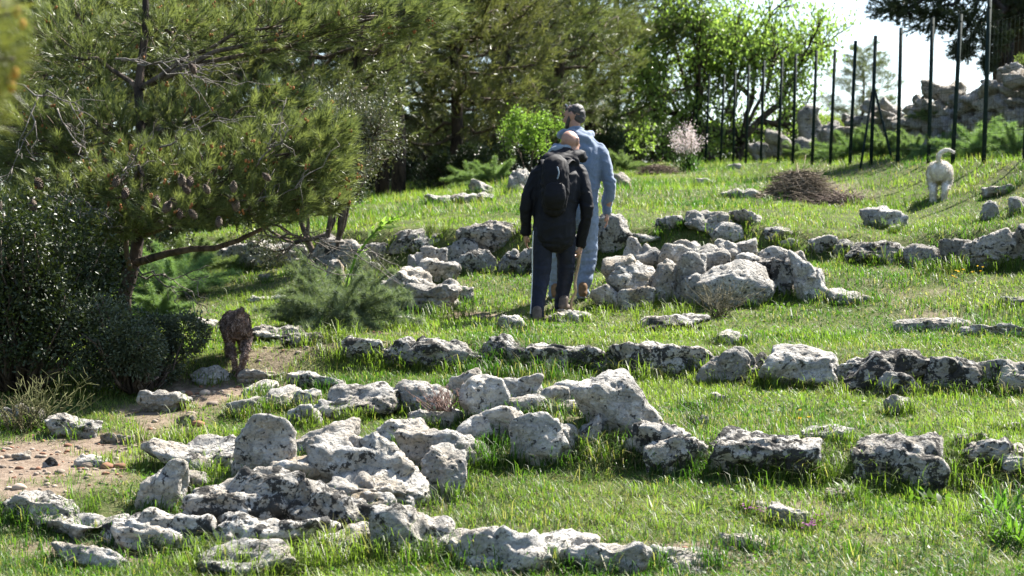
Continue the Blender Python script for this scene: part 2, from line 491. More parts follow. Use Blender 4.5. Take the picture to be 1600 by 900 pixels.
_seed = [100]
def stone(name, x0, y0, x1, y1, D=None, depth=0.85, lich=0.35, warm=0.35, bright=0.5, rough=1.0, peak=0.0, flat=0.0, sharp=7.5, sink=0.25, label=None, cat='rock', group=None, parent=None, sub=None, wide=1.08):
    """one stone standing where its foot is seen: x0..y1 is its outline in the photograph"""
    _seed[0] += 1
    xc = (x0 + x1) / 2
    if D is None: D = hit(xc, y1 - 3)
    w = wide * (x1 - x0) / FX * D; h = (y1 - y0 + 3 + .06 * (y1 - y0)) / FX * D
    hs = h * (1 + sink)
    dp = depth * max(w * 0.9, h * 0.7)
    if sub is None: sub = 4 if (x1 - x0) > 62 else 3
    p, f = rock_shape(w, dp, hs, _seed[0], sub, rough, sharp, peak, flat)
    c = at(xc, (y0 + y1 - 3 - .06 * (y1 - y0)) / 2, D); c[1] += dp * 0.36; c[2] -= h * sink / 2
    me = mesh_from(name, p, f, True); me.materials.append(M_ROCK)
    o = link(name, me, parent, c)
    o.color = (lich, warm, bright, 1)
    if parent is None: tag(o, label, cat, group)
    ROCKS.append((c[0], c[1] - dp * 0.45, c[2] - hs / 2, w, dp, hs))
    return o
ROCKS = []

FP = 'stones of the heap on the bedrock shelf'
for a in [
 (363, 655, 458, 757, dict(lich=.30, rough=.7, sharp=7), 'tall rounded grey boulder at the near end of the heap, black spotted'),
 (452, 662, 548, 724, dict(lich=.15), 'pale knobbly stone leaning against the tall rounded boulder'),
 (424, 718, 514, 777, dict(lich=.12, warm=.8, bright=.44, rough=.6, sharp=6), 'smooth tan stone tucked below the tall rounded boulder'),
 (492, 684, 634, 782, dict(lich=.28, peak=-.15, rough=1.25), 'big sloping grey boulder with a knobbly crest beside the tan stone'),
 (520, 735, 660, 802, dict(D=11.35, lich=.15, rough=1.3, warm=.4), 'bulging pale rock lobe at the foot of the sloping boulder'),
 (650, 703, 722, 782, dict(lich=.30, sharp=12), 'upright blocky stone at the low end of the sloping boulder'),
 (548, 772, 612, 811, dict(D=11.2, lich=.05, warm=.9, bright=.4, rough=.7), 'small tan stone wedged under the bulging rock lobe'),
 (223, 690, 363, 742, dict(lich=.35, flat=.5), 'long low slab rock at the end of the heap nearest the dirt path'),
 (283, 714, 336, 746, dict(lich=.4), 'small dark pitted stone in front of the long low slab rock'),
 (212, 724, 284, 803, dict(lich=.3), 'grey wedge of rock at the outer edge of the heap by the path'),
 (270, 742, 326, 772, dict(lich=.3, bright=.4), 'small flat stone between the grey wedge and the tall boulder'),
 (627, 676, 765, 737, dict(lich=.25, flat=.5), 'wide flat-topped stone in the middle of the front heap'),
 (580, 660, 662, 706, dict(lich=.25), 'low grey stone behind the wide flat-topped stone'),
 (705, 652, 764, 699, dict(D=12.4, lich=.18, rough=.5, sharp=5), 'egg-shaped pale stone with two black spots'),
 (643, 643, 716, 673, dict(lich=.4, flat=.5), 'flat shadowed stone behind the egg-shaped stone'),
 (623, 600, 701, 652, dict(lich=.15, warm=.3), 'ridged pale stone standing behind the heap beside the long ledge'),
 (700, 581, 750, 640, dict(lich=.10, peak=.1, warm=.4), 'tall pale stone leaning on the speckled boulder at the top of the heap'),
 (722, 592, 790, 658, dict(D=12.9, lich=.12, rough=.8), 'speckled boulder at the top of the front heap'),
 (785, 589, 844, 637, dict(lich=.12), 'pale angular stone next to the speckled boulder'),
 (790, 622, 849, 667, dict(D=12.85, lich=.12, warm=.3), 'rounded grey stone below the pale angular stone'),
 (838, 608, 886, 650, dict(lich=.15), 'fist-like pale stone in the saddle of the front heap'),
 (868, 599, 912, 640, dict(lich=.10, peak=-.2), 'thin leaning pale stone beside the great pointed boulder'),
 (868, 630, 907, 658, dict(D=12.85, lich=.2), 'small cream stone at the foot of the thin leaning stone'),
 (905, 587, 1026, 692, dict(lich=.06, warm=.12, rough=.75, peak=-.42, sharp=8, bright=.47), 'great pointed pale boulder sloping down to the grass'),
 (803, 652, 904, 743, dict(D=12.15, lich=.10, warm=.2, bright=.46, rough=.8), 'large flat-faced boulder at the front of the heap above the lawn'),
 (888, 655, 942, 743, dict(D=12.3, lich=.35, bright=.40), 'narrow dark stone between the flat-faced boulder and the pointed boulder'),
 (755, 640, 814, 692, dict(lich=.2), 'small rough stone behind the flat-faced boulder'),
]:
    stone('boulder' if a[2] - a[0] > 80 else 'stone', *a[:4], label=a[5], cat='boulder' if a[2] - a[0] > 80 else 'stone', group=FP, **{'rough': .85, 'sharp': 6.5, 'wide': 1.22, **a[4]})

BED = 'bedrock shelves breaking through the turf in front'
for a in [
 (0, 775, 122, 818, dict(lich=.5, flat=.6), 'black-stained bedrock shelf at the edge of the dirt path'),
 (20, 798, 190, 845, dict(lich=.25, flat=.7), 'pale cracked bedrock shelf below the dirt path'),
 (185, 800, 305, 862, dict(lich=.45, flat=.5), 'bedrock hump with a shaded front under the grey wedge'),
 (285, 742, 470, 852, dict(lich=.6, D=10.95, depth=.75, bright=.42, rough=1.2, sink=.25), 'dark bedrock face carrying the tall rounded boulder'),
 (440, 758, 600, 862, dict(lich=.62, D=10.92, depth=.75, bright=.42, rough=1.2, sink=.25), 'dark bedrock face carrying the sloping boulder'),
 (150, 812, 330, 868, dict(lich=.5, flat=.8, depth=.6), 'broad cracked bedrock sheet running below the grey wedge'),
 (330, 812, 520, 884, dict(lich=.55, flat=.7, depth=.6, D=10.6), 'sloping dark bedrock sheet in front of the dark faces'),
 (500, 828, 690, 890, dict(lich=.5, flat=.7, depth=.6, D=10.55), 'stained bedrock sheet leading to the whitish hump'),
 (580, 794, 745, 872, dict(lich=.45, flat=.3, peak=-.1), 'whitish rounded bedrock hump beside the lawn'),
 (705, 832, 935, 898, dict(lich=.35, flat=.7), 'long pale bedrock shelf rising from the front lawn'),
 (306, 855, 460, 905, dict(lich=.45, flat=.6), 'low bedrock shelf half sunk in the nearest grass'),
 (880, 852, 1015, 902, dict(lich=.2, flat=.8), 'flat bleached bedrock at the end of the long pale shelf'),
 (70, 855, 190, 893, dict(lich=.15, flat=.9, warm=.5), 'flat bare bedrock patch in the corner grass'),
 (1000, 858, 1112, 884, dict(lich=.12, flat=.9, warm=.5), 'flat bare rock pavement in the front lawn'),
 (1040, 872, 1126, 896, dict(lich=.15, flat=.8), 'low rock lip along the edge of the rock pavement'),
 (1128, 838, 1200, 862, dict(lich=.1, flat=.9, warm=.5), 'small flat rock patch beside the rock pavement'),
 (484, 604, 628, 658, dict(lich=.5, flat=.4), 'long ledge with black front beside the ridged pale stone'),
 (368, 580, 444, 603, dict(lich=.1, flat=.8, warm=.3), 'flat sunlit slab under the hind feet of the brown dog'),
 (388, 608, 468, 643, dict(lich=.3, flat=.4), 'rounded ledge stone in front of the brown dog'),
 (354, 624, 402, 652, dict(lich=.2), 'small grey stone in the bare earth before the ledge'),
 (448, 585, 537, 614, dict(lich=.2, flat=.6), 'low domed ledge in the grass past the brown dog'),
 (452, 612, 502, 642, dict(lich=.25), 'pale stone between the domed ledge and the black-fronted ledge'),
 (440, 636, 502, 668, dict(lich=.15, flat=.6), 'flat stone below the black-fronted ledge'),
 (296, 575, 362, 602, dict(lich=.12, warm=.5, flat=.6), 'flat earthy slab beside the silvery shrub'),
 (215, 614, 292, 648, dict(lich=.1, flat=.5, warm=.4), 'pale smooth slab at the foot of the silvery shrub'),
 (66, 651, 153, 686, dict(lich=.45), 'dark grey stone at the upper edge of the dirt path'),
 (-10, 636, 66, 674, dict(lich=.45, bright=.4), 'shaded stone below the dark bush'),
 (375, 598, 432, 622, dict(lich=.4, flat=.5), 'dark cracked ledge just below the slab of the brown dog'),
]:
    stone('rock_outcrop', *a[:4], label=a[5], cat='rock', group=BED, **a[4])

RR = 'lichen-black rocks in a row across the front lawn'
for a in [
 (978, 664, 1078, 722, dict(lich=.5, flat=.3), 'grey rock joining the pointed boulder to the lichen-black row'),
 (1008, 684, 1117, 743, dict(lich=.58), 'black-patched rock next to the grey joining rock'),
 (1112, 679, 1282, 750, dict(lich=.66, peak=-.15), 'widest lichen-black rock in the row on the front lawn'),
 (1338, 687, 1480, 775, dict(lich=.66, peak=-.2), 'bulky lichen-black rock behind broad green leaves'),
 (1512, 689, 1612, 737, dict(lich=.6), 'lichen-black rock last in the row, with tall grass before it'),
 (1566, 712, 1640, 750, dict(lich=.6), 'small black rock in front of the last rock of the row'),
 (1258, 669, 1337, 694, dict(lich=.4, flat=.5), 'flat grey rock lying in grass behind the lichen-black row'),
 (1496, 680, 1545, 702, dict(lich=.55), 'little dark rock behind the last rock of the row'),
]:
    stone('rock', *a[:4], label=a[5], cat='rock', group=RR, **a[4])

SM = 'loose stones lying in the grass'
for a in [
 (1204, 792, 1273, 826, dict(lich=.12), 'pale block of stone beside the pink flowers'),
 (1106, 617, 1136, 634, dict(lich=.05), 'small white stone in the grass below the square white wall stone'),
 (1068, 631, 1100, 644, dict(lich=.1, flat=.6), 'flat pale stone sunk in grass past the pointed boulder'),
 (1082, 652, 1108, 670, dict(lich=.08, warm=.6), 'small tan stone in grass near the pointed boulder'),
 (1384, 621, 1428, 649, dict(lich=.1), 'white lumpy stone alone in the lawn before the terrace wall'),
 (1568, 664, 1600, 679, dict(lich=.1, flat=.5), 'small flat white stone near the last lichen-black rock'),
 (1164, 786, 1206, 799, dict(lich=.08, flat=.7), 'thin pale stone lying flat in the front lawn'),
 (1292, 768, 1334, 787, dict(lich=.05, warm=1, bright=.35), 'reddish stone below the bulky lichen-black rock'),
 (1290, 671, 1330, 690, dict(lich=.2), 'stone on the flat grey rock behind the lichen-black row'),
 (1118, 519, 1172, 542, dict(lich=.3), 'grey stone in the grass above the terrace wall'),
 (1003, 494, 1112, 520, dict(lich=.6, flat=.4), 'low dark ledge at the foot of the great heap'),
 (1395, 500, 1520, 521, dict(lich=.25, flat=.8, depth=.25), 'long thin white slab edging the upper path'),
 (1500, 508, 1640, 530, dict(lich=.3, flat=.8, depth=.25), 'second thin slab edging the upper path, nearer the frame edge'),
 (778, 496, 828, 522, dict(lich=.15, flat=.3), 'pale path stone by the near foot of the man in black'),
 (860, 488, 925, 508, dict(lich=.12, flat=.6), 'flat path stone under the lifted shoe of the man in black'),
 (1568, 466, 1606, 482, dict(lich=.08, warm=.5), 'tan stone in the meadow under the right-hand bank'),
 (286, 500, 348, 524, dict(lich=.3, flat=.6), 'flat ledge stone in the grass behind the silvery shrub'),
 (376, 511, 494, 536, dict(lich=.5, flat=.6), 'low dark ledge behind the brown dog'),
 (404, 430, 421, 445, dict(lich=.0, warm=1, bright=.4), 'little red stone in the grass beyond the pine'),
 (616, 497, 664, 514, dict(lich=.35, flat=.4), 'low grey stone in front of the small heap'),
 (386, 462, 470, 474, dict(lich=.25, flat=.7), 'thin pale ledge in the grass between pine and fennel'),
 (152, 680, 182, 697, dict(lich=.05, warm=1, bright=.36), 'red-brown stone beside the dark grey stone on the path'),
 (182, 683, 210, 697, dict(lich=.05, warm=1, bright=.36), 'smaller red-brown stone at the grass edge of the path'),
 (114, 714, 168, 732, dict(lich=.03, flat=.7, warm=.4), 'flat cream stone on the dirt path'),
 (66, 718, 88, 733, dict(lich=.7, bright=.3), 'dark clod-like stone on the dirt path'),
 (18, 708, 48, 722, dict(lich=.05, warm=.5), 'small pale stone on the path by the frame edge'),
 (275, 650, 305, 668, dict(lich=.1, warm=.8, bright=.36), 'brown stone in the bare gully above the grass'),
 (545, 645, 575, 658, dict(lich=.1, flat=.5), 'small flat stone at the foot of the black-fronted ledge'),
 (1390, 354, 1412, 367, dict(lich=.05), 'small white stone on the bank under the white dog'),
 (546, 655, 560, 664, dict(lich=.1), 'pebble-like stone below the black-fronted ledge'),
 (1540, 291, 1592, 307, dict(lich=.3, flat=.5), 'flat grey stone on the slope beside the white dog'),
 (1533, 317, 1562, 347, dict(lich=.3), 'grey stone jutting from the bank past the white dog'),
 (1578, 310, 1610, 337, dict(lich=.3), 'grey stone at the frame edge on the upper bank'),
 (1084, 281, 1114, 294, dict(lich=.1), 'small pale stone in the meadow below the asphodel'),
 (1128, 296, 1188, 313, dict(lich=.35, flat=.4), 'low grey stone in the meadow beside the brush heap'),
 (733, 283, 772, 308, dict(lich=.2), 'grey stone at the edge of the pine wood'),
 (664, 306, 720, 320, dict(lich=.15, flat=.8), 'flat pale rock in the grass before the pine wood'),
 (705, 303, 775, 318, dict(lich=.15, flat=.8), 'long flat pale rock in the grass below the wood'),
 (788, 268, 838, 315, dict(lich=.3, D=26.5), 'boulder behind the shoulder of the man in black'),
 (944, 272, 986, 297, dict(lich=.1, warm=.5), 'pale stone past the blue sleeve'),
 (1142, 330, 1192, 352, dict(lich=.4), 'dark-topped stone on the bank above the great heap'),
 (1350, 324, 1422, 360, dict(lich=.3, flat=.3), 'grey outcrop in the bank between brush heap and white dog'),
 (1215, 375, 1242, 390, dict(lich=.3), 'small stone in the grass behind the great heap'),
 (1135, 258, 1160, 268, dict(lich=.1), 'pale stone by the fence foot near the asphodel'),
]:
    stone('stone', *a[:4], label=a[5], cat='stone', group=SM, **a[4])

BP = 'stones of the great heap beside the two men'
for a in [
 (944, 402, 997, 452, dict(D=18.25, warm=.6), 'tan cornerstone on the walkers\' side of the great heap'),
 (957, 411, 1030, 461, dict(D=18.15, warm=.6), 'wide tan stone beside the cornerstone of the great heap'),
 (926, 449, 968, 490, dict(D=18.05, warm=.5), 'low stone of the great heap next to the blue jeans'),
 (966, 452, 1022, 495, dict(D=18.0, warm=.8), 'yellowish stone at the shaded foot of the great heap'),
 (1017, 409, 1060, 464, dict(D=18.15, warm=.5), 'upright stone in the face of the great heap'),
 (994, 384, 1038, 414, dict(D=18.6), 'rounded white stone on the walkers\' side of the heap crest'),
 (975, 373, 1006, 400, dict(D=18.9), 'small stone behind the rounded white crest stone'),
 (1033, 384, 1084, 416, dict(D=18.5), 'slanting white stone on the crest of the great heap'),
 (1051, 399, 1102, 460, dict(D=18.2), 'tall slanting stone in the face of the great heap'),
 (1066, 431, 1100, 468, dict(D=18.05), 'small upright stone at the foot of the slanting face stone'),
 (1092, 385, 1142, 430, dict(D=18.45, lich=.3), 'grey stone behind the black-crusted boulder'),
 (1095, 411, 1208, 486, dict(D=18.0, lich=.34, warm=.15, rough=.8), 'largest boulder of the great heap, white with a black crust'),
 (1241, 397, 1308, 474, dict(D=18.15, peak=-.25, lich=.2), 'tall pointed stone at the far end of the great heap'),
 (1183, 388, 1236, 414, dict(D=18.6), 'flat white stone near the far end of the heap crest'),
 (1120, 377, 1157, 408, dict(D=18.75), 'grey stone at the peak of the great heap'),
 (1150, 376, 1183, 402, dict(D=18.8), 'smaller stone beside the peak stone of the great heap'),
 (1178, 406, 1213, 438, dict(D=18.4, lich=.6), 'black stone above the largest boulder of the great heap'),
 (1208, 408, 1244, 462, dict(D=18.3, lich=.6, bright=.4), 'dark gap stone beside the tall pointed stone'),
 (1226, 395, 1259, 419, dict(D=18.5, warm=.6), 'tan stone behind the tall pointed stone'),
 (1150, 398, 1186, 418, dict(D=18.45), 'small white stone on top of the largest heap boulder'),
 (1073, 331, 1142, 366, dict(lich=.25, bright=.44), 'grey boulder on the bank behind the great heap'),
 (1106, 350, 1162, 380, dict(lich=.3, bright=.42), 'lower grey boulder right behind the heap peak'),
 (1300, 454, 1360, 477, dict(lich=.1, flat=.6), 'flat pale slab trailing from the far end of the great heap'),
 (1055, 378, 1095, 400, dict(D=18.9), 'white stone at the back of the heap crest'),
]:
    kw = dict(lich=.2, warm=.3, rough=.8, sharp=6.5, wide=1.18); kw.update(a[4])
    stone('boulder' if a[2] - a[0] > 65 else 'stone', *a[:4], label=a[5], cat='boulder' if a[2] - a[0] > 65 else 'stone', group=BP, **kw)

SP = 'stones of the small heap beside the fennel'
for a in [
 (590, 422, 688, 487, dict(lich=.3, warm=.4), 'large pitted block of the small heap beside the fennel'),
 (630, 440, 719, 486, dict(D=18.2, lich=.1, warm=.3, peak=.1), 'smooth sloping white block at the front of the small heap'),
 (633, 398, 664, 428, dict(D=19.0, lich=.1), 'rounded stone on the fennel side of the small heap top'),
 (657, 388, 698, 416, dict(D=19.1, lich=.12), 'topmost pale stone of the small heap'),
 (646, 407, 718, 447, dict(D=18.8, lich=.12, warm=.4, peak=.2), 'long sloping stone under the topmost stone of the small heap'),
 (715, 451, 740, 474, dict(lich=.1), 'small stone at the path end of the small heap'),
 (508, 410, 543, 453, dict(lich=.15, warm=.7), 'tan stone standing in the fennel fronds'),
 (563, 412, 596, 434, dict(lich=.3), 'grey stone half hidden behind the fennel'),
]:
    stone('boulder' if a[2] - a[0] > 65 else 'stone', *a[:4], label=a[5], cat='boulder' if a[2] - a[0] > 65 else 'stone', group=SP, **a[4])

# terrace walls: one thing each, every stone a part
def wall(name, label, stones, origin, **common):
    e = empty(name, origin)
    tag(e, label, 'terrace wall', kind='thing')
    for s in stones:
        kw = dict(common); kw['wide'] = 1.15; kw.update(s[4] if len(s) > 4 else {})
        o = stone('stone', s[0], s[1] + 5, s[2], s[3], parent=e, **kw)
        o.location = Vector(o.location) - Vector(origin)
    return e

wall('terrace_wall', 'long low terrace wall of black-stained stones across the lawn', [
 (508, 524, 602, 562), (595, 526, 662, 574), (635, 526, 754, 583), (748, 521, 828, 566), (793, 540, 834, 577), (828, 536, 938, 582), (925, 545, 972, 585, dict(bright=.35)),
 (962, 534, 1112, 590, dict(lich=.6)), (1093, 542, 1180, 603, dict(warm=.4, lich=.35, bright=.4)), (1176, 550, 1218, 592), (1196, 540, 1314, 611, dict(lich=.12, rough=.7, sharp=12)),
 (1308, 558, 1378, 602, dict(lich=.45)), (1328, 547, 1462, 615, dict(lich=.72)), (1452, 558, 1534, 620, dict(lich=.6, bright=.34)), (1516, 561, 1574, 610, dict(lich=.4)), (1562, 563, 1640, 622, dict(lich=.3)),
 (1636, 566, 1730, 628, dict(lich=.5)), (440, 518, 512, 545), (600, 545, 640, 575, dict(bright=.4)), (1370, 580, 1440, 620, dict(lich=.6))],
 tuple(on(1000, 15.2)), lich=.6, flat=.6, depth=.6, warm=.3, bright=.46, rough=.85)

wall('terrace_wall', 'broken upper terrace wall of mossy grey boulders behind the two men', [
 (316, 378, 402, 424), (378, 373, 472, 420), (472, 363, 572, 424), (556, 378, 614, 412), (607, 356, 668, 392), (640, 357, 694, 390), (718, 344, 812, 404), (690, 372, 745, 425), (716, 388, 778, 430), (768, 388, 832, 430),
 (808, 386, 846, 432), (926, 333, 988, 398, dict(bright=.42)), (1028, 335, 1078, 362), (986, 362, 1030, 385), (1262, 366, 1308, 398, dict(bright=.4)), (1300, 372, 1345, 400, dict(bright=.36)), (1328, 374, 1428, 415, dict(bright=.38, lich=.5)),
 (1420, 380, 1478, 420, dict(bright=.34)), (1474, 372, 1520, 420, dict(bright=.36)), (1508, 357, 1612, 420, dict(lich=.35, bright=.42)), (1600, 350, 1690, 425, dict(bright=.4)), (1190, 352, 1240, 378), (840, 372, 900, 420), (880, 365, 935, 410)],
 tuple(on(900, 21.0)), lich=.45, flat=.1, depth=.8, warm=.3, bright=.44)

# dry stone wall and rubble behind the fence
def rubble_wall(name, label, pts, seed, size=(0.26, 0.5)):
    rng = np.random.default_rng(seed)
    base = [mesh_from('stone', *rock_shape(1, .85, .75, seed + i, 3, 1.25), True) for i in range(9)]
    for m in base: m.materials.append(M_ROCK)
    a0 = pts[0]; org = (a0[0], a0[1], g(a0[0], a0[1]))
    e = empty(name, org); tag(e, label, 'dry stone wall', 'tumbled dry stone walls behind the fence', 'thing')
    for (xa, ya, ha), (xb, yb, hb) in zip(pts[:-1], pts[1:]):
        L = math.hypot(xb - xa, yb - ya); n = max(2, int(L / 0.33))
        nxv, nyv = -(yb - ya) / L, (xb - xa) / L
        for i in range(n):
            t = (i + 0.5) / n; H = ha + (hb - ha) * t
            z = 0.0
            while z < H:
                s = rng.uniform(*size)
                for side in (-1, 1) if z < H * 0.85 else (0,):
                    o = link('stone', base[rng.integers(9)], e)
                    q = (xa + (xb - xa) * t + rng.normal(0, .05) + side * nxv * (.34 - .16 * z / max(H, .1)), ya + (yb - ya) * t + rng.normal(0, .05) + side * nyv * (.34 - .16 * z / max(H, .1)))
                    o.location = (q[0] - org[0], q[1] - org[1], g(*q) + z + s * .3 - org[2])
                    o.rotation_euler = tuple(rng.uniform(-.5, .5, 2)) + (rng.uniform(0, 6.28),)
                    o.scale = (s * rng.uniform(.9, 1.4), s * rng.uniform(.8, 1.2), s * rng.uniform(.8, 1.15))
                    o.color = (rng.uniform(.15, .45), rng.uniform(.2, .7), rng.uniform(.52, .64), 1)
                z += s * 0.55
    return e
def wp(px, D, h): return ((px - 800) / FX * D, D, h)
rubble_wall('dry_stone_wall', 'tall tumbled dry stone wall behind the fence under the big pine', [wp(1478, 32.2, .6), wp(1530, 31, .85), wp(1580, 30, 1.2), wp(1680, 28.8, 1.3)], 700, (.24, .46))
rubble_wall('dry_stone_wall', 'lower grey dry stone wall seen between the braced fence posts', [wp(1312, 38, .3), wp(1345, 37.5, .85), wp(1400, 36.5, .8), wp(1432, 35.5, .6), wp(1452, 35, 1.1), wp(1490, 34, .95), wp(1520, 33, .5)], 720, (.28, .5))
for a in [
 (1250, 168, 1300, 235, dict(D=41, bright=.38), 'grey boulder behind the fence below the leafy tree'),
 (1170, 225, 1200, 256, dict(D=43, bright=.42), 'boulder at the fence foot below the leafy tree'),
 (1225, 218, 1275, 252, dict(D=40, bright=.40), 'low boulder behind the fence beside the fennel bank'),
 (1280, 192, 1325, 245, dict(D=39, bright=.36), 'shaded boulder at the end of the lower dry stone wall'),
 (1195, 205, 1240, 240, dict(D=44, bright=.40), 'rounded boulder between the fence posts under hanging leaves'),
]:
    stone('boulder', *a[:4], label=a[5], cat='boulder', group='boulders behind the fence', lich=.35, sub=3, **a[4])

# ------------------------------------------------------------------ foliage
def needles(mb, tips, dirs, k, ln, wd, c0, c1, rng, back=0.10, spread=(18, 62), up=0.0):
    """brushes of needles: tips (N,3) pointing along dirs"""
    n = len(tips)
    t = np.repeat(tips, k, 0); d = np.repeat(nrm(dirs), k, 0)
    m = n * k
    s = rng.uniform(0, 1, m)
    ref = nrm(rng.normal(size=(m, 3)))
    perp = nrm(np.cross(d, ref))
    th = np.radians(rng.uniform(spread[0], spread[1], m))[:, None]
    nd_ = nrm(d * np.cos(th) + perp * np.sin(th) + np.array([0, 0, up]))
    base = t - d * (s * back)[:, None]
    L = (ln * rng.uniform(0.65, 1.1, m))[:, None]
    side = nrm(np.cross(nd_, nrm(rng.normal(size=(m, 3))))) * (wd * 0.5)
    v = np.stack([base - side, base + side, base + nd_ * L], 1).reshape(-1, 3)
    f = np.arange(m * 3).reshape(-1, 3)
    mixf = np.repeat(rng.uniform(0, 1, n), k) * 0.7 + rng.uniform(0, 0.3, m)
    c = np.asarray(c0)[None] * (1 - mixf[:, None]) + np.asarray(c1)[None] * mixf[:, None]
    mb.add(v, f, np.repeat(c, 3, 0))

def leaves(mb, pos, dirs, ln, wd, c0, c1, rng, fold=0.25):
    """pointed leaves: two triangles each"""
    n = len(pos); d = nrm(dirs)
    side = nrm(np.cross(d, nrm(rng.normal(size=(n, 3)))))
    up = np.cross(side, d)
    L = (ln * rng.uniform(0.6, 1.15, n))[:, None]; W = wd * rng.uniform(0.7, 1.15, n)[:, None] * 0.5
    mid = pos + d * L * 0.5
    v = np.stack([pos, mid + side * W + up * W * fold, pos + d * L, mid - side * W + up * W * fold], 1).reshape(-1, 3)
    i = np.arange(n)[:, None] * 4
    f = np.concatenate([i + np.array([[0, 1, 2]]), i + np.array([[0, 2, 3]])])
    mixf = rng.uniform(0, 1, (n, 1))
    mb.add(v, f, np.repeat(np.asarray(c0)[None] * (1 - mixf) + np.asarray(c1)[None] * mixf, 4, 0))

def wiggle(a, b, n, amp, rng, sag=0.0):
    t = np.linspace(0, 1, n)[:, None]
    p = np.asarray(a)[None] * (1 - t) + np.asarray(b)[None] * t
    w = rng.normal(0, amp, (n, 3)); w[0] = 0; w[-1] = 0
    p = p + w * np.sin(t * math.pi) ** .5
    p[:, 2] += sag * np.sin(t[:, 0] * math.pi)
    return p

# ---- the near pine on the left
def near_pine():
    rng = np.random.default_rng(11)
    D0 = 16.3
    b = at(188, 484, D0); b[2] = g(b[0], b[1]) - 0.05
    root = empty('pine_tree', tuple(b))
    tag(root, 'young pine with cones and orange buds, leaning trunk beside the dark bush', 'tree', 'pine trees')
    W = lambda px, py, D: at(px, py, D) - b
    tr = MB()
    tube(tr, [(0, 0, -.1), W(194, 462, D0), W(204, 432, D0 + .02), W(211, 405, D0 + .05), W(216, 370, D0 + .1), W(219, 335, D0 + .1), W(214, 290, D0 + .2), W(222, 230, D0 + .3), W(216, 140, D0 + .4), W(228, 40, D0 + .5), W(225, -120, D0 + .6)],
         [.075, .062, .056, .054, .05, .048, .046, .042, .038, .032, .01], 10)
    tr.build('trunk', M_BARKD, root, True)
    lim = MB()
    tube(lim, [W(210, 411, D0 + .03), W(232, 405, D0 - .05), W(262, 396, D0 - .2), W(300, 389, D0 - .35), W(335, 388, D0 - .45), W(372, 376, D0 - .5), W(420, 352, D0 - .6), W(470, 322, D0 - .6)], [.036, .034, .03, .027, .024, .02, .014, .008], 8)
    tube(lim, [W(206, 428, D0 + .02), W(198, 400, D0 - .1), W(196, 365, D0 - .15), W(200, 330, D0 - .2), W(180, 280, D0 - .3)], [.025, .022, .02, .018, .01], 7)
    pads = [(40, 330, 15.9, 75, 50), (110, 300, 15.9, 90, 55), (225, 275, 15.6, 100, 65), (340, 262, 15.4, 100, 70), (450, 240, 15.5, 95, 70), (515, 225, 15.7, 60, 70), (420, 315, 15.3, 95, 40), (285, 325, 15.2, 80, 38), (505, 290, 15.6, 62, 50),
            (150, 200, 16.5, 100, 70), (300, 180, 16.5, 90, 60), (430, 160, 16.2, 80, 55), (60, 220, 16.3, 80, 80), (90, 80, 17, 120, 90), (270, 50, 17, 120, 60), (440, 40, 16.8, 110, 55), (590, 25, 16.8, 100, 50), (680, 5, 17, 60, 40), (-60, 150, 16.5, 90, 110), (180, 350, 15.7, 70, 25), (-70, 300, 16, 70, 70)]
    nb = MB(); bd = MB(); tw = MB()
    tipsall, dirsall = [], []
    tz = [W(216, 370, D0 + .1), W(214, 290, D0 + .2), W(222, 230, D0 + .3), W(216, 140, D0 + .4), W(228, 40, D0 + .5)]
    for px, py, D, rx, ry in pads:
        c = W(px, py, D); r = np.array([rx / FX * D, .5, ry / FX * D])
        a = min(tz, key=lambda q: abs(q[2] - (c[2] - .35 * abs(c[0]))))
        br = wiggle(a, c, 7, .05, rng, .08)
        tube(lim, br, np.linspace(.026, .009, 7), 6)
        n = int(95 * (r[0] * r[2] * 4 + .25) / .5)
        n = min(n, 330)
        u = nrm(rng.normal(size=(n, 3))); rad = rng.uniform(.25, 1.08, (n, 1)) ** .6
        p = c + u * r * rad
        out = nrm(p - a); d = nrm(u * .7 + out * .7 + np.array([0, -.1, .55]) + rng.normal(0, .25, (n, 3)))
        tipsall.append(p); dirsall.append(d)
        for q in range(0, n, 3):
            s = br[rng.integers(2, 7)]
            e = p[q] - d[q] * .10
            tube(tw, [s * .35 + e * .65 + rng.normal(0, .03, 3), e + (s - e) * .12 + rng.normal(0, .012, 3), p[q]], [.0055, .004, .003], 3)
    P = np.concatenate(tipsall); Dd = np.concatenate(dirsall)
    needles(nb, P, Dd, 62, .098, .0048, (.050, .074, .026), (.215, .258, .092), rng, back=.12, spread=(10, 52))
    nb.build('needles', M_NEEDLE, root)
    lim.build('limbs', M_BARK, root, True)
    tag(tw.build('twigs', M_BARK, root), kind='stuff')
    # orange flower buds on some shoot tips
    sel = rng.permutation(len(P))[:330]
    v0, f0 = ico(0)
    for i in sel:
        for k in range(3):
            s = rng.uniform(.007, .0125)
            bd.add(v0 * np.array([s, s, s * 1.5]) + P[i] + rng.normal(0, .012, 3) + Dd[i] * .015, f0, np.array([.34, .165, .06]) * rng.uniform(.7, 1.2))
    tag(bd.build('flower_buds', M_STRAW, root), kind='stuff')
    # bare grey twigs inside the crown and hanging at the edge
    def dead_branch(p0, p1, n_side, r):
        dead = MB()
        a = wiggle(p0, p1, 9, .03, rng)
        tube(dead, a, np.linspace(r, r * .35, 9), 5)
        for _ in range(n_side):
            i = rng.integers(2, 9); d = nrm(p1 - p0) * rng.uniform(.1, .35) + rng.normal(0, .11, 3)
            w_ = wiggle(a[i], a[i] + d, 5, .02, rng); tube(dead, w_, np.linspace(r * .5, r * .2, 5), 4)
            for _ in range(2):
                j = rng.integers(1, 5); tube(dead, wiggle(w_[j], w_[j] + rng.normal(0, .06, 3), 3, .008, rng), [r * .28, r * .2, r * .12], 3)
        dead.build('dead_branch', M_TWIG, root)
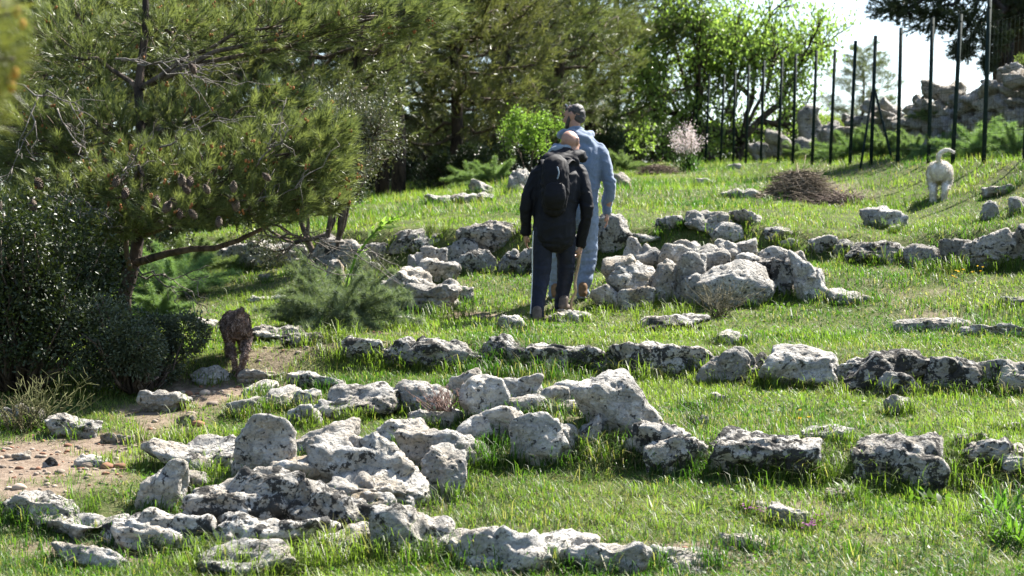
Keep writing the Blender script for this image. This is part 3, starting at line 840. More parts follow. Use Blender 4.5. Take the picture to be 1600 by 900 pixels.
    for a in [((180, 92, 15.9), (350, 128, 15.7)), ((190, 95, 15.9), (320, 100, 15.6)), ((215, 100, 15.8), (345, 105, 15.6)), ((20, 130, 16), (130, 170, 15.7)), ((60, 150, 16), (20, 260, 15.7)), ((90, 170, 16), (120, 230, 15.6)),
              ((425, 350, 15.6), (600, 400, 15.3)), ((440, 370, 15.6), (560, 385, 15.4)), ((400, 345, 15.6), (500, 420, 15.4)), ((215, 420, 16.2), (300, 465, 15.6)), ((215, 430, 16.2), (310, 440, 15.7)), ((60, 310, 15.6), (130, 330, 15.4)), ((90, 300, 15.6), (180, 345, 15.3)), ((250, 230, 15.2), (330, 190, 15.0)), ((400, 260, 15.1), (450, 200, 15.0)), ((380, 330, 15.2), (470, 280, 15.0)), ((190, 290, 15.1), (210, 250, 15.0))]:
        dead_branch(W(*a[0]), W(*a[1]), 7, .009)
    # cones
    cm = MB()
    for i in range(9):
        for j in range(8):
            th = j * math.pi / 4 + i * .39; r = .033 * math.sin(math.pi * (i + .9) / 10.2) ** .7; z = -.045 + i * .011
            c = np.array([math.cos(th), math.sin(th), 0])
            q = c * r + np.array([0, 0, z]); s = np.array([-c[1], c[0], 0]) * .011
            cm.add([q * .55 + s * .6, q * .55 - s * .6, q - s + [0, 0, .005], q + s + [0, 0, .005], q * 1.13 + [0, 0, .016]], [(0, 1, 2), (0, 2, 3), (3, 2, 4)], np.array([.10, .072, .05]) * rng.uniform(.7, 1.25))
    vv, ff = ico(1); cm.add(vv * [.019, .019, .048], ff, (.035, .028, .022))
    cme = cm.mesh('cone', M_CONE)
    for px, py in [(182, 282), (196, 300), (284, 280), (290, 295), (297, 282), (270, 315), (280, 332), (262, 322), (322, 294), (365, 290), (361, 310), (368, 318), (342, 345), (244, 313), (300, 333), (60, 285), (50, 318), (300, 105), (415, 275)]:
        o = link('cone', cme, root, tuple(W(px, py, rng.uniform(14.72, 14.95)))); o.rotation_euler = tuple(rng.uniform(-.7, .7, 2) + [3.1, 0]) + (rng.uniform(0, 6),); s = rng.uniform(.75, 1.0); o.scale = (s, s, s)
    return root
M_CONE = leaf_material('cone_scales', .7, .0, .2)
near_pine()

# ---- pines of the wood
def pine_proto(seed, H, R0, crown0, k_shoots, trunk_r, needle=(.155, .015), per=15, c0=(.054, .074, .025), c1=(.175, .202, .078)):
    rng = np.random.default_rng(seed)
    root = empty('pine_tree')
    tr = MB()
    n = 9; t = np.linspace(0, 1, n)
    pts = np.stack([np.cumsum(rng.normal(0, .09, n)) * .6, np.cumsum(rng.normal(0, .09, n)) * .6, t * H], -1); pts[0, :2] = 0; pts[0, 2] = -.3
    tube(tr, pts, trunk_r * (1 - t * .86), 9)
    tr.build('trunk', M_BARKD, root, True)
    lb = MB(); nb = MB(); P, Dd = [], []
    nbr = 54
    for i in range(nbr):
        f = crown0 + (1 - crown0) * (i + rng.uniform(0, 1)) / nbr
        a = np.array([np.interp(f, t, pts[:, j]) for j in range(3)])
        u = (f - crown0) / (1 - crown0)
        L = R0 * (0.62 + .38 * math.sin(min(1, u * 1.7) * math.pi * .5)) * (1 - u ** 2.2 * .72) * rng.uniform(.7, 1.15)
        az = i * 2.4 + rng.uniform(-.5, .5); rise = rng.uniform(-.08, .45) + .4 * u
        d = np.array([math.cos(az), math.sin(az), rise])
        e = a + d * L
        br = wiggle(a, e, 8, .07, rng, -.10 * L * (1 - u))
        tube(lb, br, np.linspace(trunk_r * .32 * (1 - u * .6), .012, 8), 5)
        ns = int(k_shoots / nbr * (L / R0) * 1.35)
        s = rng.uniform(.28, 1.05, ns) ** .75
        q = np.stack([np.interp(s, np.linspace(0, 1, 8), br[:, j]) for j in range(3)], -1)
        off = rng.normal(0, 1, (ns, 3)) * np.array([.34, .34, .24]) * (.55 + .6 * (1 - s))[:, None] * (L / 2.0) ** .5
        q = q + off
        P.append(q); Dd.append(nrm(nrm(d)[None] * .9 + off * .8 + np.array([0, 0, .5]) + rng.normal(0, .3, (ns, 3))))
        for m in range(0, ns, 7):
            tube(lb, [q[m] - off[m] * .95, q[m] - off[m] * .4 + rng.normal(0, .02, 3), q[m]], [.012, .008, .005], 3)
    lb.build('branches', M_BARK, root)
    P = np.concatenate(P); Dd = np.concatenate(Dd)
    needles(nb, P, Dd, per, needle[0], needle[1], c0, c1, rng, back=.2, spread=(12, 55))
    nb.build('crown', M_NEEDLE, root)
    return root
protos = [pine_proto(31, 8.6, 2.9, .11, 6200, .15), pine_proto(32, 7.6, 2.6, .10, 5600, .13), pine_proto(33, 9.5, 2.9, .16, 6000, .16), pine_proto(34, 9.0, 2.6, .26, 5600, .15)]
used = [False] * 4
woods = [  # px of the trunk, distance, proto, yaw, scale, what sets it apart
 (556, 33.0, 3, .3, .95, 'pine of the wood whose dark trunk stands nearest the small heap'),
 (622, 35.5, 3, 2.1, .9, 'pine second in line at the wood edge, slim dark trunk'),
 (596, 38, 3, 4.0, .95, 'slim pine in the gap between the first two wood-edge trunks'),
 (705, 37.5, 1, 1.2, 1.0, 'pine above the shady shrubs at the edge of the wood'),
 (790, 40.5, 0, 3.3, 1.0, 'pine behind the head of the man in black'),
 (868, 43.5, 2, .9, .95, 'pine rising behind the man in the blue hoodie'),
 (925, 47.0, 1, 5.0, 1.12, 'last pine of the wood next to the bright leafy tree'),
 (470, 30.0, 0, 5.2, .9, 'pine half hidden behind the silver-leaved olive'),
 (360, 27.5, 1, 2.7, .95, 'pine rising behind the near pine above the fern-like clump'),
 (230, 25.5, 2, .5, .85, 'pine straight behind the near pine trunk'),
 (90, 23.5, 0, 3.9, .85, 'pine behind the dark bush at the frame edge'),
 (-60, 22.5, 1, 1.9, .95, 'outermost pine beyond the frame edge behind the dark bush'),
 (480, 42.0, 2, 2.2, 1.0, 'pine deep in the wood behind the olive'),
 (665, 47.0, 0, 4.4, 1.05, 'pine deep in the wood behind the slim trunks'),
 (770, 52.0, 2, 1.0, 1.1, 'pine deep in the wood behind the shady shrubs'),
 (860, 55.0, 1, 3.0, 1.15, 'tall pine deepest in the wood behind the two men'),
 (330, 38.0, 1, .2, 1.0, 'pine deep in the wood far behind the near pine'),
 (160, 35.0, 0, 1.4, 1.0, 'pine deep in the wood behind the dark bush'),
 (20, 33.0, 2, 2.4, 1.0, 'pine deep in the wood at the frame edge'),
 (960, 60.0, 0, 5.9, 1.1, 'pine deep in the wood next to the open sky'),
]
for px, D, k, yaw, s, lab in woods:
    o = protos[k] if not used[k] else copy_tree(protos[k]); used[k] = True
    o.location = tuple(on(px, D)); o.rotation_euler = (0, 0, yaw); o.scale = (s, s, s * 1.0)
    tag(o, lab, 'tree', 'pine trees')

# ---- big pine behind the dry stone wall, backlit shade put into its darker needle colours
def big_pine():
    rng = np.random.default_rng(77)
    b = on(1592, 33.5)
    root = empty('pine_tree', tuple(b)); tag(root, 'huge dark pine with thick trunk behind the tall dry stone wall', 'tree', 'pine trees')
    W = lambda px, py, D: at(px, py, D) - b
    tr = MB(); tube(tr, [(0, 0, -.3), W(1588, 180, 33.5), W(1582, 100, 33.5), W(1580, 40, 33.4), W(1577, -20, 33.3), W(1560, -110, 33.2), W(1540, -260, 33)], [.46, .38, .33, .31, .29, .22, .08], 12); tr.build('trunk', M_BARKD, root, True)
    lb = MB(); nb = MB(); P, Dd = [], []
    a = W(1577, -20, 33.3)
    for px, py, D, rx, ry in [(1400, 12, 32.5, 50, 26), (1455, 25, 32.3, 60, 36), (1510, 30, 32, 55, 42), (1440, -50, 33, 90, 40), (1530, -60, 33, 80, 60), (1620, 10, 32.5, 60, 60), (1555, 60, 31.6, 30, 26), (1545, 100, 31.6, 18, 18), (1505, 80, 32, 30, 20), (1600, -60, 33, 90, 70), (1690, 0, 33, 90, 80), (1580, 130, 31.4, 28, 22), (1470, -120, 33, 120, 60), (1620, -150, 33, 140, 70), (1385, -20, 33, 40, 22), (1700, 100, 32, 60, 50)]:
        c = W(px, py, D); r = np.array([rx / FX * D, rx / FX * D * .9 + .15, ry / FX * D])
        br = wiggle(a, c, 8, .06, rng, .12); tube(lb, br, np.linspace(.08, .02, 8), 6)
        n = int(700 * r[0] * r[2] + 90); u = nrm(rng.normal(size=(n, 3)))
        p = c + u * r * rng.uniform(.1, 1.1, (n, 1)) ** .6
        P.append(p); Dd.append(nrm(u + np.array([-.3, 0, .2]) + rng.normal(0, .3, (n, 3))))
        for q in range(0, n, 5): tube(lb, [br[rng.integers(3, 8)] * .4 + p[q] * .6, p[q]], [.012, .005], 3)
    needles(nb, np.concatenate(P), np.concatenate(Dd), 24, .10, .012, (.022, .035, .014), (.055, .075, .028), rng, back=.14)
    lb.build('branches', M_BARKD, root); nb.build('crown', M_NEEDLE, root)
big_pine()

# ---- small pine far off on the crest
o = copy_tree(protos[1]); o.location = tuple(on(1350, 95)); o.location.z += .2; o.rotation_euler = (0, 0, 4); o.scale = (.85, .85, .66)
tag(o, 'far small pine on the crest between the fence posts', 'tree', 'pine trees')

# ---- pine of the blurred spray at the picture's edge
def edge_pine():
    rng = np.random.default_rng(91)
    b = np.array([-2.9, 4.6, g(-2.9, 4.6)])
    root = empty('pine_tree', tuple(b)); tag(root, 'pine beside the camera, only a blurred spray in view', 'tree', 'pine trees')
    W = lambda px, py, D: at(px, py, D) - b
    tr = MB(); tube(tr, [(0, 0, -.2), (.03, 0, .8), (-.02, .03, 1.7), (.05, 0, 2.6), (.02, .02, 3.8)], [.11, .1, .085, .07, .03], 10); tr.build('trunk', M_BARK, root, True)
    lb = MB(); nb = MB(); P, Dd = [], []
    for px, py, D in [(12, 20, 4.3), (18, 60, 4.25), (22, 92, 4.2), (10, 130, 4.3), (-20, 160, 4.3), (-40, 80, 4.4), (-60, 20, 4.4), (-90, 120, 4.5), (-140, 60, 4.5), (0, -20, 4.4), (-30, 110, 4.25), (-10, 50, 4.2)]:
        c = W(px, py, D); s = np.array([.02, .02, 1.7 + rng.uniform(-.2, .2)])
        tube(lb, wiggle(s, c, 7, .02, rng, .04), np.linspace(.018, .004, 7), 5)
        n = 4; P.append(c + rng.normal(0, .025, (n, 3))); Dd.append(nrm(np.array([1, 0, .3]) + rng.normal(0, .35, (n, 3))))
    P = np.concatenate(P); needles(nb, P, np.concatenate(Dd), 60, .075, .0022, (.10, .13, .03), (.22, .24, .06), rng, back=.1)
    lb.build('branches', M_BARK, root); nb.build('crown', M_NEEDLE, root)
    bd = MB(); v0, f0 = ico(1)
    for i in range(0, len(P), 4): bd.add(v0 * [.009, .009, .014] + P[i], f0, (.42, .2, .055))
    tag(bd.build('flower_buds', M_STRAW, root), kind='stuff')
edge_pine()

# ---- broad-leaved trees
def grow(p, d, L, r, lev, rng, lines, tips, spread=.62, upb=.18, kids=(2, 4), bend=.12):
    n = 5; pts = [p]; q = p.copy(); dd = d.copy()
    for i in range(n - 1):
        dd = nrm(dd + rng.normal(0, bend, 3) + np.array([0, 0, upb * .3])); q = q + dd * L / (n - 1); pts.append(q)
    pts = np.array(pts); lines.append((pts, np.linspace(r, r * .62, n)))
    if lev == 0:
        for i in range(1, n): tips.append((pts[i], dd))
        return
    for k in range(int(rng.integers(kids[0], kids[1] + 1))):
        i = n - 1 if k == 0 else rng.integers(2, n)
        nd_ = nrm(dd + rng.normal(0, spread, 3) + np.array([0, 0, upb]))
        grow(pts[i], nd_, L * rng.uniform(.62, .85), r * .62, lev - 1, rng, lines, tips, spread, upb, kids, bend)

def leafy(name, seed, stems, L, r, lev, nleaf, ln, wd, c0, c1, mat, bark, spread=.6, clump=.12, upb=.18, kids=(2, 4), parts=('trunk', 'crown')):
    rng = np.random.default_rng(seed)
    root = empty(name); lines, tips = [], []
    for p, d in stems: grow(np.array(p, float), nrm(np.array(d, float)), L, r, lev, rng, lines, tips, spread, upb, kids)
    tb = MB()
    for pts, rr in lines: tube(tb, pts, np.maximum(rr, .004), 7 if rr[0] > .03 else 4)
    tb.build(parts[0], bark, root, True)
    T = np.array([t[0] for t in tips]); Dv = np.array([t[1] for t in tips])
    k = rng.integers(0, len(T), nleaf)
    lm = MB(); leaves(lm, T[k] + rng.normal(0, clump, (nleaf, 3)), nrm(Dv[k] + rng.normal(0, .8, (nleaf, 3))), ln, wd, c0, c1, rng)
    lm.build(parts[1], mat, root)
    return root
# bright tree in new leaf behind the fence
t = leafy('leafy_tree', 41, [((-.25, 0, 0), (-.35, .1, 1)), ((.28, .1, 0), (.22, -.1, 1)), ((.3, .05, 0), (-.15, .25, 1)), ((-.2, 0, 0), (-.8, -.2, .8)), ((.3, 0, .3), (.9, .1, .7))], .95, .068, 4, 20000, .078, .048, (.14, .22, .05), (.28, .38, .12), M_LEAF, M_BARKD, .72, .12, .06, (3, 4))
t.location = tuple(on(1132, 47.5)); t.scale = (1.28, 1.28, 1.72)
tag(t, 'bright green tree in new leaf standing behind the fence', 'tree', 'broad-leaved trees')
t = leafy('olive_tree', 42, [((0, 0, 0), (.1, 0, 1)), ((.1, 0, 0), (.45, -.1, .8)), ((-.1, 0, 0), (-.3, .1, 1))], .95, .06, 4, 26000, .06, .018, (.05, .068, .035), (.12, .13, .08), M_GLOSSY, M_BARK, .55, .09, .2)
t.location = tuple(on(505, 20.5)); t.location = tuple(at(505, 300, 21.5)); t.location.z = on(505, 21.5)[2]; t.scale = (.62, .62, .78)
tag(t, 'silver-leaved wild olive between the near pine and the wood', 'tree', 'broad-leaved trees')
t = leafy('leafy_sapling', 43, [((0, 0, 0), (.1, 0, 1)), ((0, 0, 0), (-.3, .1, 1)), ((0, 0, 0), (.4, .1, 1))], .62, .025, 3, 4200, .07, .045, (.10, .18, .035), (.19, .29, .07), M_LEAF, M_BARK, .5, .09)
t.location = tuple(on(828, 31)); t.location.z -= .05; t.scale = (.62, .62, .72)
tag(t, 'small yellow-green sapling behind the men at the wood edge', 'sapling')

# bushes
def bush(name, seed, n, rx, ry, rz, ln, wd, c0, c1, mat, lumps=9, twig=M_BARK, inner=.55):
    rng = np.random.default_rng(seed)
    root = empty(name); tb = MB(); lm = MB()
    cs = np.stack([rng.uniform(-.6, .6, lumps) * rx, rng.uniform(-.6, .6, lumps) * ry, rng.uniform(.25, .75, lumps) * rz], -1)
    rs = rng.uniform(.22, .6, lumps) * min(rx, rz)
    k = rng.integers(0, lumps, n); u = nrm(rng.normal(size=(n, 3)))
    rad = rng.uniform(inner ** 3, 1.0, (n, 1)) ** (1 / 3) * (1 + .5 * fbm(u * 3.5 + cs[k], seed, 4))[:, None]
    p = cs[k] + u * rs[k][:, None] * rad
    keep = p[:, 2] > .01; p, u = p[keep], u[keep]
    leaves(lm, p, nrm(u + rng.normal(0, .7, p.shape)), ln, wd, c0, c1, rng)
    for c, r in zip(cs, rs):
        for _ in range(5):
            tube(tb, wiggle(np.array([c[0] * .25, c[1] * .25, 0]), c + nrm(rng.normal(size=3)) * r * .9, 6, .04, rng), np.linspace(.014, .004, 6), 4)
    tb.build('stems', twig, root); lm.build('foliage', mat, root)
    return root
def put(o, px, D, lab, cat, group=None, dz=0.0):
    p = on(px, D); o.location = (p[0], p[1], p[2] + dz); return tag(o, lab, cat, group)
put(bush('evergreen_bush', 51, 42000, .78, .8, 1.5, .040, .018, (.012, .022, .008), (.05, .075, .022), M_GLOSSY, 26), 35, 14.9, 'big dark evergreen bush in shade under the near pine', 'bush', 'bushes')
put(bush('evergreen_bush', 52, 26000, .50, .45, .68, .032, .013, (.03, .045, .022), (.085, .105, .06), M_GLOSSY, 9), 222, 14.75, 'lower silvery shrub with glinting leaves next to the brown dog', 'bush', 'bushes')
put(bush('evergreen_bush', 53, 13000, .9, .9, 1.1, .044, .02, (.016, .028, .012), (.045, .07, .024), M_GLOSSY, 12), -40, 17.5, 'dark bush rising behind the big evergreen bush', 'bush', 'bushes')
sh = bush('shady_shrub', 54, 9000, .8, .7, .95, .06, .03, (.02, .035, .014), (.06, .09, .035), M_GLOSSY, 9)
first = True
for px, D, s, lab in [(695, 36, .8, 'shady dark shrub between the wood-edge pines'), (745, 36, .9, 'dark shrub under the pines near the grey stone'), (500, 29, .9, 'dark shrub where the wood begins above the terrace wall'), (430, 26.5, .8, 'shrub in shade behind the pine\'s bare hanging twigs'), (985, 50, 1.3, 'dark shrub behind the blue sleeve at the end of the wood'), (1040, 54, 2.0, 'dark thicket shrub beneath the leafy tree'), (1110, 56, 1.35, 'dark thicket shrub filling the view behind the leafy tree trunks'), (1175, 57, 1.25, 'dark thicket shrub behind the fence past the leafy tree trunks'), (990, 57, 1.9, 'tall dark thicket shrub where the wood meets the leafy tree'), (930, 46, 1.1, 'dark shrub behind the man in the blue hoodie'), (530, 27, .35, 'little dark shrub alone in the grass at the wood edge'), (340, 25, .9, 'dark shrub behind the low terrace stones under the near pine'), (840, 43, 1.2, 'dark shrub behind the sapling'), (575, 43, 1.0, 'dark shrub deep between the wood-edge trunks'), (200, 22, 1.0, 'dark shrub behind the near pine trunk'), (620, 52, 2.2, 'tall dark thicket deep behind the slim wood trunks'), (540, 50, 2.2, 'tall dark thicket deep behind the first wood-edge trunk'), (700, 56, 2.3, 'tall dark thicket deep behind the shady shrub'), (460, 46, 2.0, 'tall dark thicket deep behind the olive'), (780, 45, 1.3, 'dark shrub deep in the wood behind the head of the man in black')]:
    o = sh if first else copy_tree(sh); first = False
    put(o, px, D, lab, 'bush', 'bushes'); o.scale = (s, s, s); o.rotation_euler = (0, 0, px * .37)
ls = bush('leafy_shrub', 55, 6500, .8, .7, 1.0, .07, .04, (.13, .17, .05), (.24, .29, .09), M_LEAF, 8)
first = True
for px, D, s, lab in [(1318, 52, 1.0, 'pale green shrub behind the fence beside the far crest'), (1265, 55, 1.3, 'pale green shrub below the drooping leafy tree branches'), (1225, 50, .8, 'green shrub between fence posts under the leafy tree'), (1606, 30.0, .3, 'small green shrub growing on top of the tall dry stone wall')]:
    o = ls if first else copy_tree(ls); first = False
    put(o, px, D, lab, 'bush', 'bushes', 1.2 if px == 1606 else 0); o.scale = (s, s, s); o.rotation_euler = (0, 0, px * .7)

# ---- giant fennel
def fennel(seed, n, L, stalk=None, c0=(.085, .135, .085), c1=(.20, .255, .175)):
    rng = np.random.default_rng(seed)
    root = empty('fennel_plant'); fm = MB(); sm = MB()
    for i in range(n):
        az = i * 2.4 + rng.uniform(-.3, .3); el = rng.uniform(.25, 1.25)
        d = np.array([math.cos(az) * math.cos(el), math.sin(az) * math.cos(el), math.sin(el)])
        l = L * rng.uniform(.6, 1.1)
        pts = [np.zeros(3)]
        for k in range(7): pts.append(pts[-1] + nrm(d + np.array([0, 0, -.09 * k])) * l / 7)
        pts = np.array(pts); tube(sm, pts, np.linspace(.007, .002, 8), 4, (.12, .17, .07))
        m = 46; s = rng.uniform(.15, 1, m)
        q = np.stack([np.interp(s, np.linspace(0, 1, 8), pts[:, j]) for j in range(3)], -1)
        dd = nrm(nrm(d)[None] * .5 + rng.normal(0, .8, (m, 3)))
        sub = q + dd * (l * .26 * (1.15 - s))[:, None] * rng.uniform(.5, 1.1, (m, 1))
        for j in range(3):
            tp = q + (sub - q) * (.45 + .28 * j)
            needles(fm, tp, dd, 9, .075, .0035, c0, c1, rng, back=.05, spread=(25, 85))
    if stalk:
        st = MB(); tube(st, stalk, np.linspace(.014, .008, len(stalk)), 7, (.16, .24, .05))
        a = np.array(stalk)
        e = a[-1]; dv = nrm(a[-1] - a[-2])
        k = 40; pos = e - dv * rng.uniform(-.10, .22, (k, 1)) + rng.normal(0, .012, (k, 3)); leaves(st, pos, nrm(dv + rng.normal(0, .5, (k, 3))), .07, .03, (.13, .22, .03), (.24, .34, .06), rng)
        for i in range(1, len(a) - 1):
            leaves(st, np.repeat(a[i:i + 1], 4, 0), nrm((a[i + 1] - a[i]) + rng.normal(0, .05, (4, 3))), .16, .035, (.16, .24, .06), (.24, .33, .10), rng)
        st.build('flower_stalk', M_LEAF, root)
    sm.build('stems', M_FROND, root); fm.build('fronds', M_FROND, root)
    return root
fD = 16.9
def FW(px, py): return at(px, py, fD) - on(528, fD)
f1 = fennel(61, 64, .74, [(0, 0, .02), FW(540, 450), FW(556, 400), FW(575, 375), FW(592, 355), FW(612, 344)])
put(f1, 528, fD, 'big feathery fennel with a bright stalk in front of the small heap', 'plant', 'fennel plants')
fs = fennel(62, 26, .55, None, (.11, .18, .075), (.21, .29, .13)); first = True
for px, D, s, lab in [(270, 20.5, 1.3, 'pale feathery fennel seen behind the near pine trunk'), (300, 22.0, 1.2, 'second fennel behind the low pine limb'), (470, 17.2, .55, 'small fennel on the near side of the big fennel'), (770, 33, 1.1, 'pale fennel mound at the wood edge by the grey stone'), (735, 34.5, 1.0, 'fennel mound behind the grey stone at the wood edge'), (975, 40, 1.0, 'yellow-green fennel past the blue sleeve'), (1330, 36.5, 1.5, 'fennel mound behind the braced fence posts'), (1382, 35, 1.4, 'fennel mound under the lower dry stone wall'), (1430, 33, 1.2, 'bright fennel in front of the dry stone wall gap'), (1468, 31, 1.0, 'fennel at the fence behind the white dog tail'), (1290, 39, 1.2, 'fennel mound below the shaded boulder'), (1250, 40, 1.0, 'small fennel mound beside the low boulder'), (245, 18.5, .8, 'low fennel between the pine trunk and the silvery shrub'), (1530, 27.5, 1.3, 'dark fennel clump below the tall dry stone wall'), (1590, 26.5, 1.2, 'dark fennel clump at the frame edge below the wall'), (1455, 34.3, .8, 'fennel tuft on the dry stone wall')]:
    o = fs if first else copy_tree(fs); first = False
    put(o, px, D, lab, 'plant', 'fennel plants', .6 if px == 1455 else 0); o.scale = (s, s, s * .85); o.rotation_euler = (0, 0, px * .91)

# ---- asphodel in flower
def asphodel():
    rng = np.random.default_rng(66)
    root = empty('asphodel'); lm = MB(); st = MB(); fl = MB()
    for i in range(70):
        az = rng.uniform(0, 6.28); el = rng.uniform(.5, 1.35); d = np.array([math.cos(az) * math.cos(el), math.sin(az) * math.cos(el), math.sin(el)])
        L = rng.uniform(.35, .6); b = rng.normal(0, .1, 3) * [1, 1, 0]; s = nrm(np.cross(d, [0, 0, 1])) * .014
        m = b + d * L * .55; e = b + d * L + np.array([0, 0, -.14 * L])
        lm.add([b - s, b + s, m + s, m - s, e], [(0, 1, 2), (0, 2, 3), (3, 2, 4)], np.array([.05, .10, .04]) * rng.uniform(.7, 1.5))
    for i in range(20):
        b = rng.normal(0, .18, 3) * [1, 1, 0]; top = b + np.array([rng.normal(0, .16), rng.normal(0, .12), rng.uniform(.55, .92)])
        tube(st, [b, (b + top) / 2 + rng.normal(0, .02, 3), top], [.008, .007, .004], 5, (.14, .16, .08))
        n = 70; p = top - (top - b) * rng.uniform(0, .42, (n, 1)) + rng.normal(0, .05, (n, 3))
        leaves(fl, p, nrm(rng.normal(size=(n, 3)) + [0, 0, .4]), .04, .02, (.50, .38, .38), (.72, .66, .66), rng)
    lm.build('leaves', M_LEAF, root); st.build('stalks', M_LEAF, root); tag(fl.build('flowers', M_PETAL, root), kind='stuff')
    return root
put(asphodel(), 1078, 37.5, 'asphodel clump with pinkish white flowers before the fence end', 'plant')

# ---- heaps of cut brushwood
def brush(name, seed, n, rx, ry, rz, px, D):
    rng = np.random.default_rng(seed); root = MB(); o_ = on(px, D)
    for i in range(n):
        c = rng.normal(0, .42, 3) * [rx, ry, 0]; h = rz * math.exp(-(c[0] / rx) ** 2 * 1.6 - (c[1] / ry) ** 2 * 1.6)
        c[2] = rng.uniform(.02, 1) * h
        d = nrm(np.array([rng.normal(.8, .5), rng.normal(0, .5), rng.normal(.05, .18)])) * rng.uniform(.12, .3)
        p = wiggle(c - d, c + d, 4, .015, rng); p[:, 2] = np.maximum(p[:, 2], .0) + gz(p[:, 0] + o_[0], p[:, 1] + o_[1]) - o_[2]
        tube(root, p, np.array([.003, .0045, .004, .0015]) * rng.choice([.7, 1, 1.8], p=[.5, .4, .1]), 3, np.array([.17, .135, .105]) * rng.uniform(.35, 1.7))
    return root.build(name, M_STRAW)
put(brush('brushwood_heap', 71, 1500, .40, .38, .30, 1252, 24.8), 1252, 24.8, 'heap of dry brown cut brushwood on the meadow', 'brushwood', 'heaps of dry twigs')
put(brush('brushwood_heap', 72, 500, .45, .3, .08, 1315, 24.3), 1315, 24.3, 'thin scatter of dry twigs beside the brushwood heap', 'brushwood', 'heaps of dry twigs')
put(brush('brushwood_heap', 73, 500, .35, .3, .2, 1028, 35.5), 1028, 35.5, 'small pale heap of dry stalks by the asphodel', 'brushwood', 'heaps of dry twigs')

def twiggy(seed, n, h, c):
    rng = np.random.default_rng(seed); mb = MB()
    for i in range(n):
        b = rng.normal(0, .05, 3) * [1, 1, 0]; e = b + np.array([rng.normal(0, .45), rng.normal(0, .45), rng.uniform(.5, 1)]) * h
        w_ = wiggle(b, e, 6, .02 * h, rng); tube(mb, w_, np.linspace(.004, .0015, 6), 3, np.array(c) * rng.uniform(.6, 1.3))
        for _ in range(5):
            j = rng.integers(2, 6); d = nrm(e - b + rng.normal(0, .35, 3)) * h * rng.uniform(.1, .3); tube(mb, wiggle(w_[j], w_[j] + d, 3, .01 * h, rng), [.0022, .0018, .001], 3, np.array(c) * rng.uniform(.6, 1.4))
    return mb
for i, (px, D, h, n, c, lab) in enumerate([(58, 13.6, .36, 40, (.16, .16, .07), 'scraggly olive-brown plant before the dark bush'), (1122, 17.55, .30, 46, (.15, .14, .09), 'dry twiggy plant at the foot of the largest heap boulder'), (1118, 20.2, .28, 50, (.14, .13, .07), 'twiggy plant on the crest behind the great heap'), (585, 20.0, .34, 60, (.13, .14, .07), 'spiny grey-green plant behind the small heap'), (690, 12.9, .16, 40, (.20, .13, .11), 'dry reddish plant on the front heap'), (30, 13.5, .25, 40, (.13, .12, .06), 'low dry plant beside the scraggly plant'), (405, 24.2, .3, 30, (.12, .13, .06), 'wiry plant on the upper terrace stones')]):
    put(twiggy(80 + i, n, h, c).build('wiry_plant', M_STRAW), px, D, lab, 'plant', 'wiry plants', .12 if px == 690 else 0)

# broad-leaved clumps in the front grass
def rosette(seed, n, L, wd, c0, c1):
    rng = np.random.default_rng(seed); mb = MB()
    for i in range(n):
        az = rng.uniform(0, 6.28); el = rng.uniform(.35, 1.4); d = np.array([math.cos(az) * math.cos(el), math.sin(az) * math.cos(el), math.sin(el)])
        l = L * rng.uniform(.6, 1.1); s = nrm(np.cross(d, [0, 0, 1])) * wd * .5; b = rng.normal(0, .05, 3) * [1, 1, 0]
        m = b + d * l * .5; e = b + d * l - np.array([0, 0, .25 * l]); cc = np.array(c0) + (np.array(c1) - np.array(c0)) * rng.uniform()
        mb.add([b - s * .4, b + s * .4, m + s, m - s, e], [(0, 1, 2), (0, 2, 3), (3, 2, 4)], cc)
    return mb
for i, (px, D, n, L, wd, lab) in enumerate([(1325, 11.75, 26, .16, .03, 'broad-leaved green clump beside the bulky lichen-black rock'), (1450, 11.6, 30, .15, .035, 'leafy weed clump at the foot of the bulky rock'), (1560, 11.2, 60, .30, .016, 'tall grassy clump at the frame edge on the front lawn'), (1590, 10.6, 60, .26, .016, 'second tall grassy clump, nearer, at the frame edge'), (350, 11.35, 40, .17, .014, 'grassy tuft on the dark bedrock face'), (1000, 10.3, 20, .1, .02, 'low leafy weed on the front lawn')]):
    put(rosette(90 + i, n, L, wd, (.05, .10, .02), (.12, .20, .04)).build('green_clump', M_GRASS), px, D, lab, 'plant', 'leafy clumps in the grass')

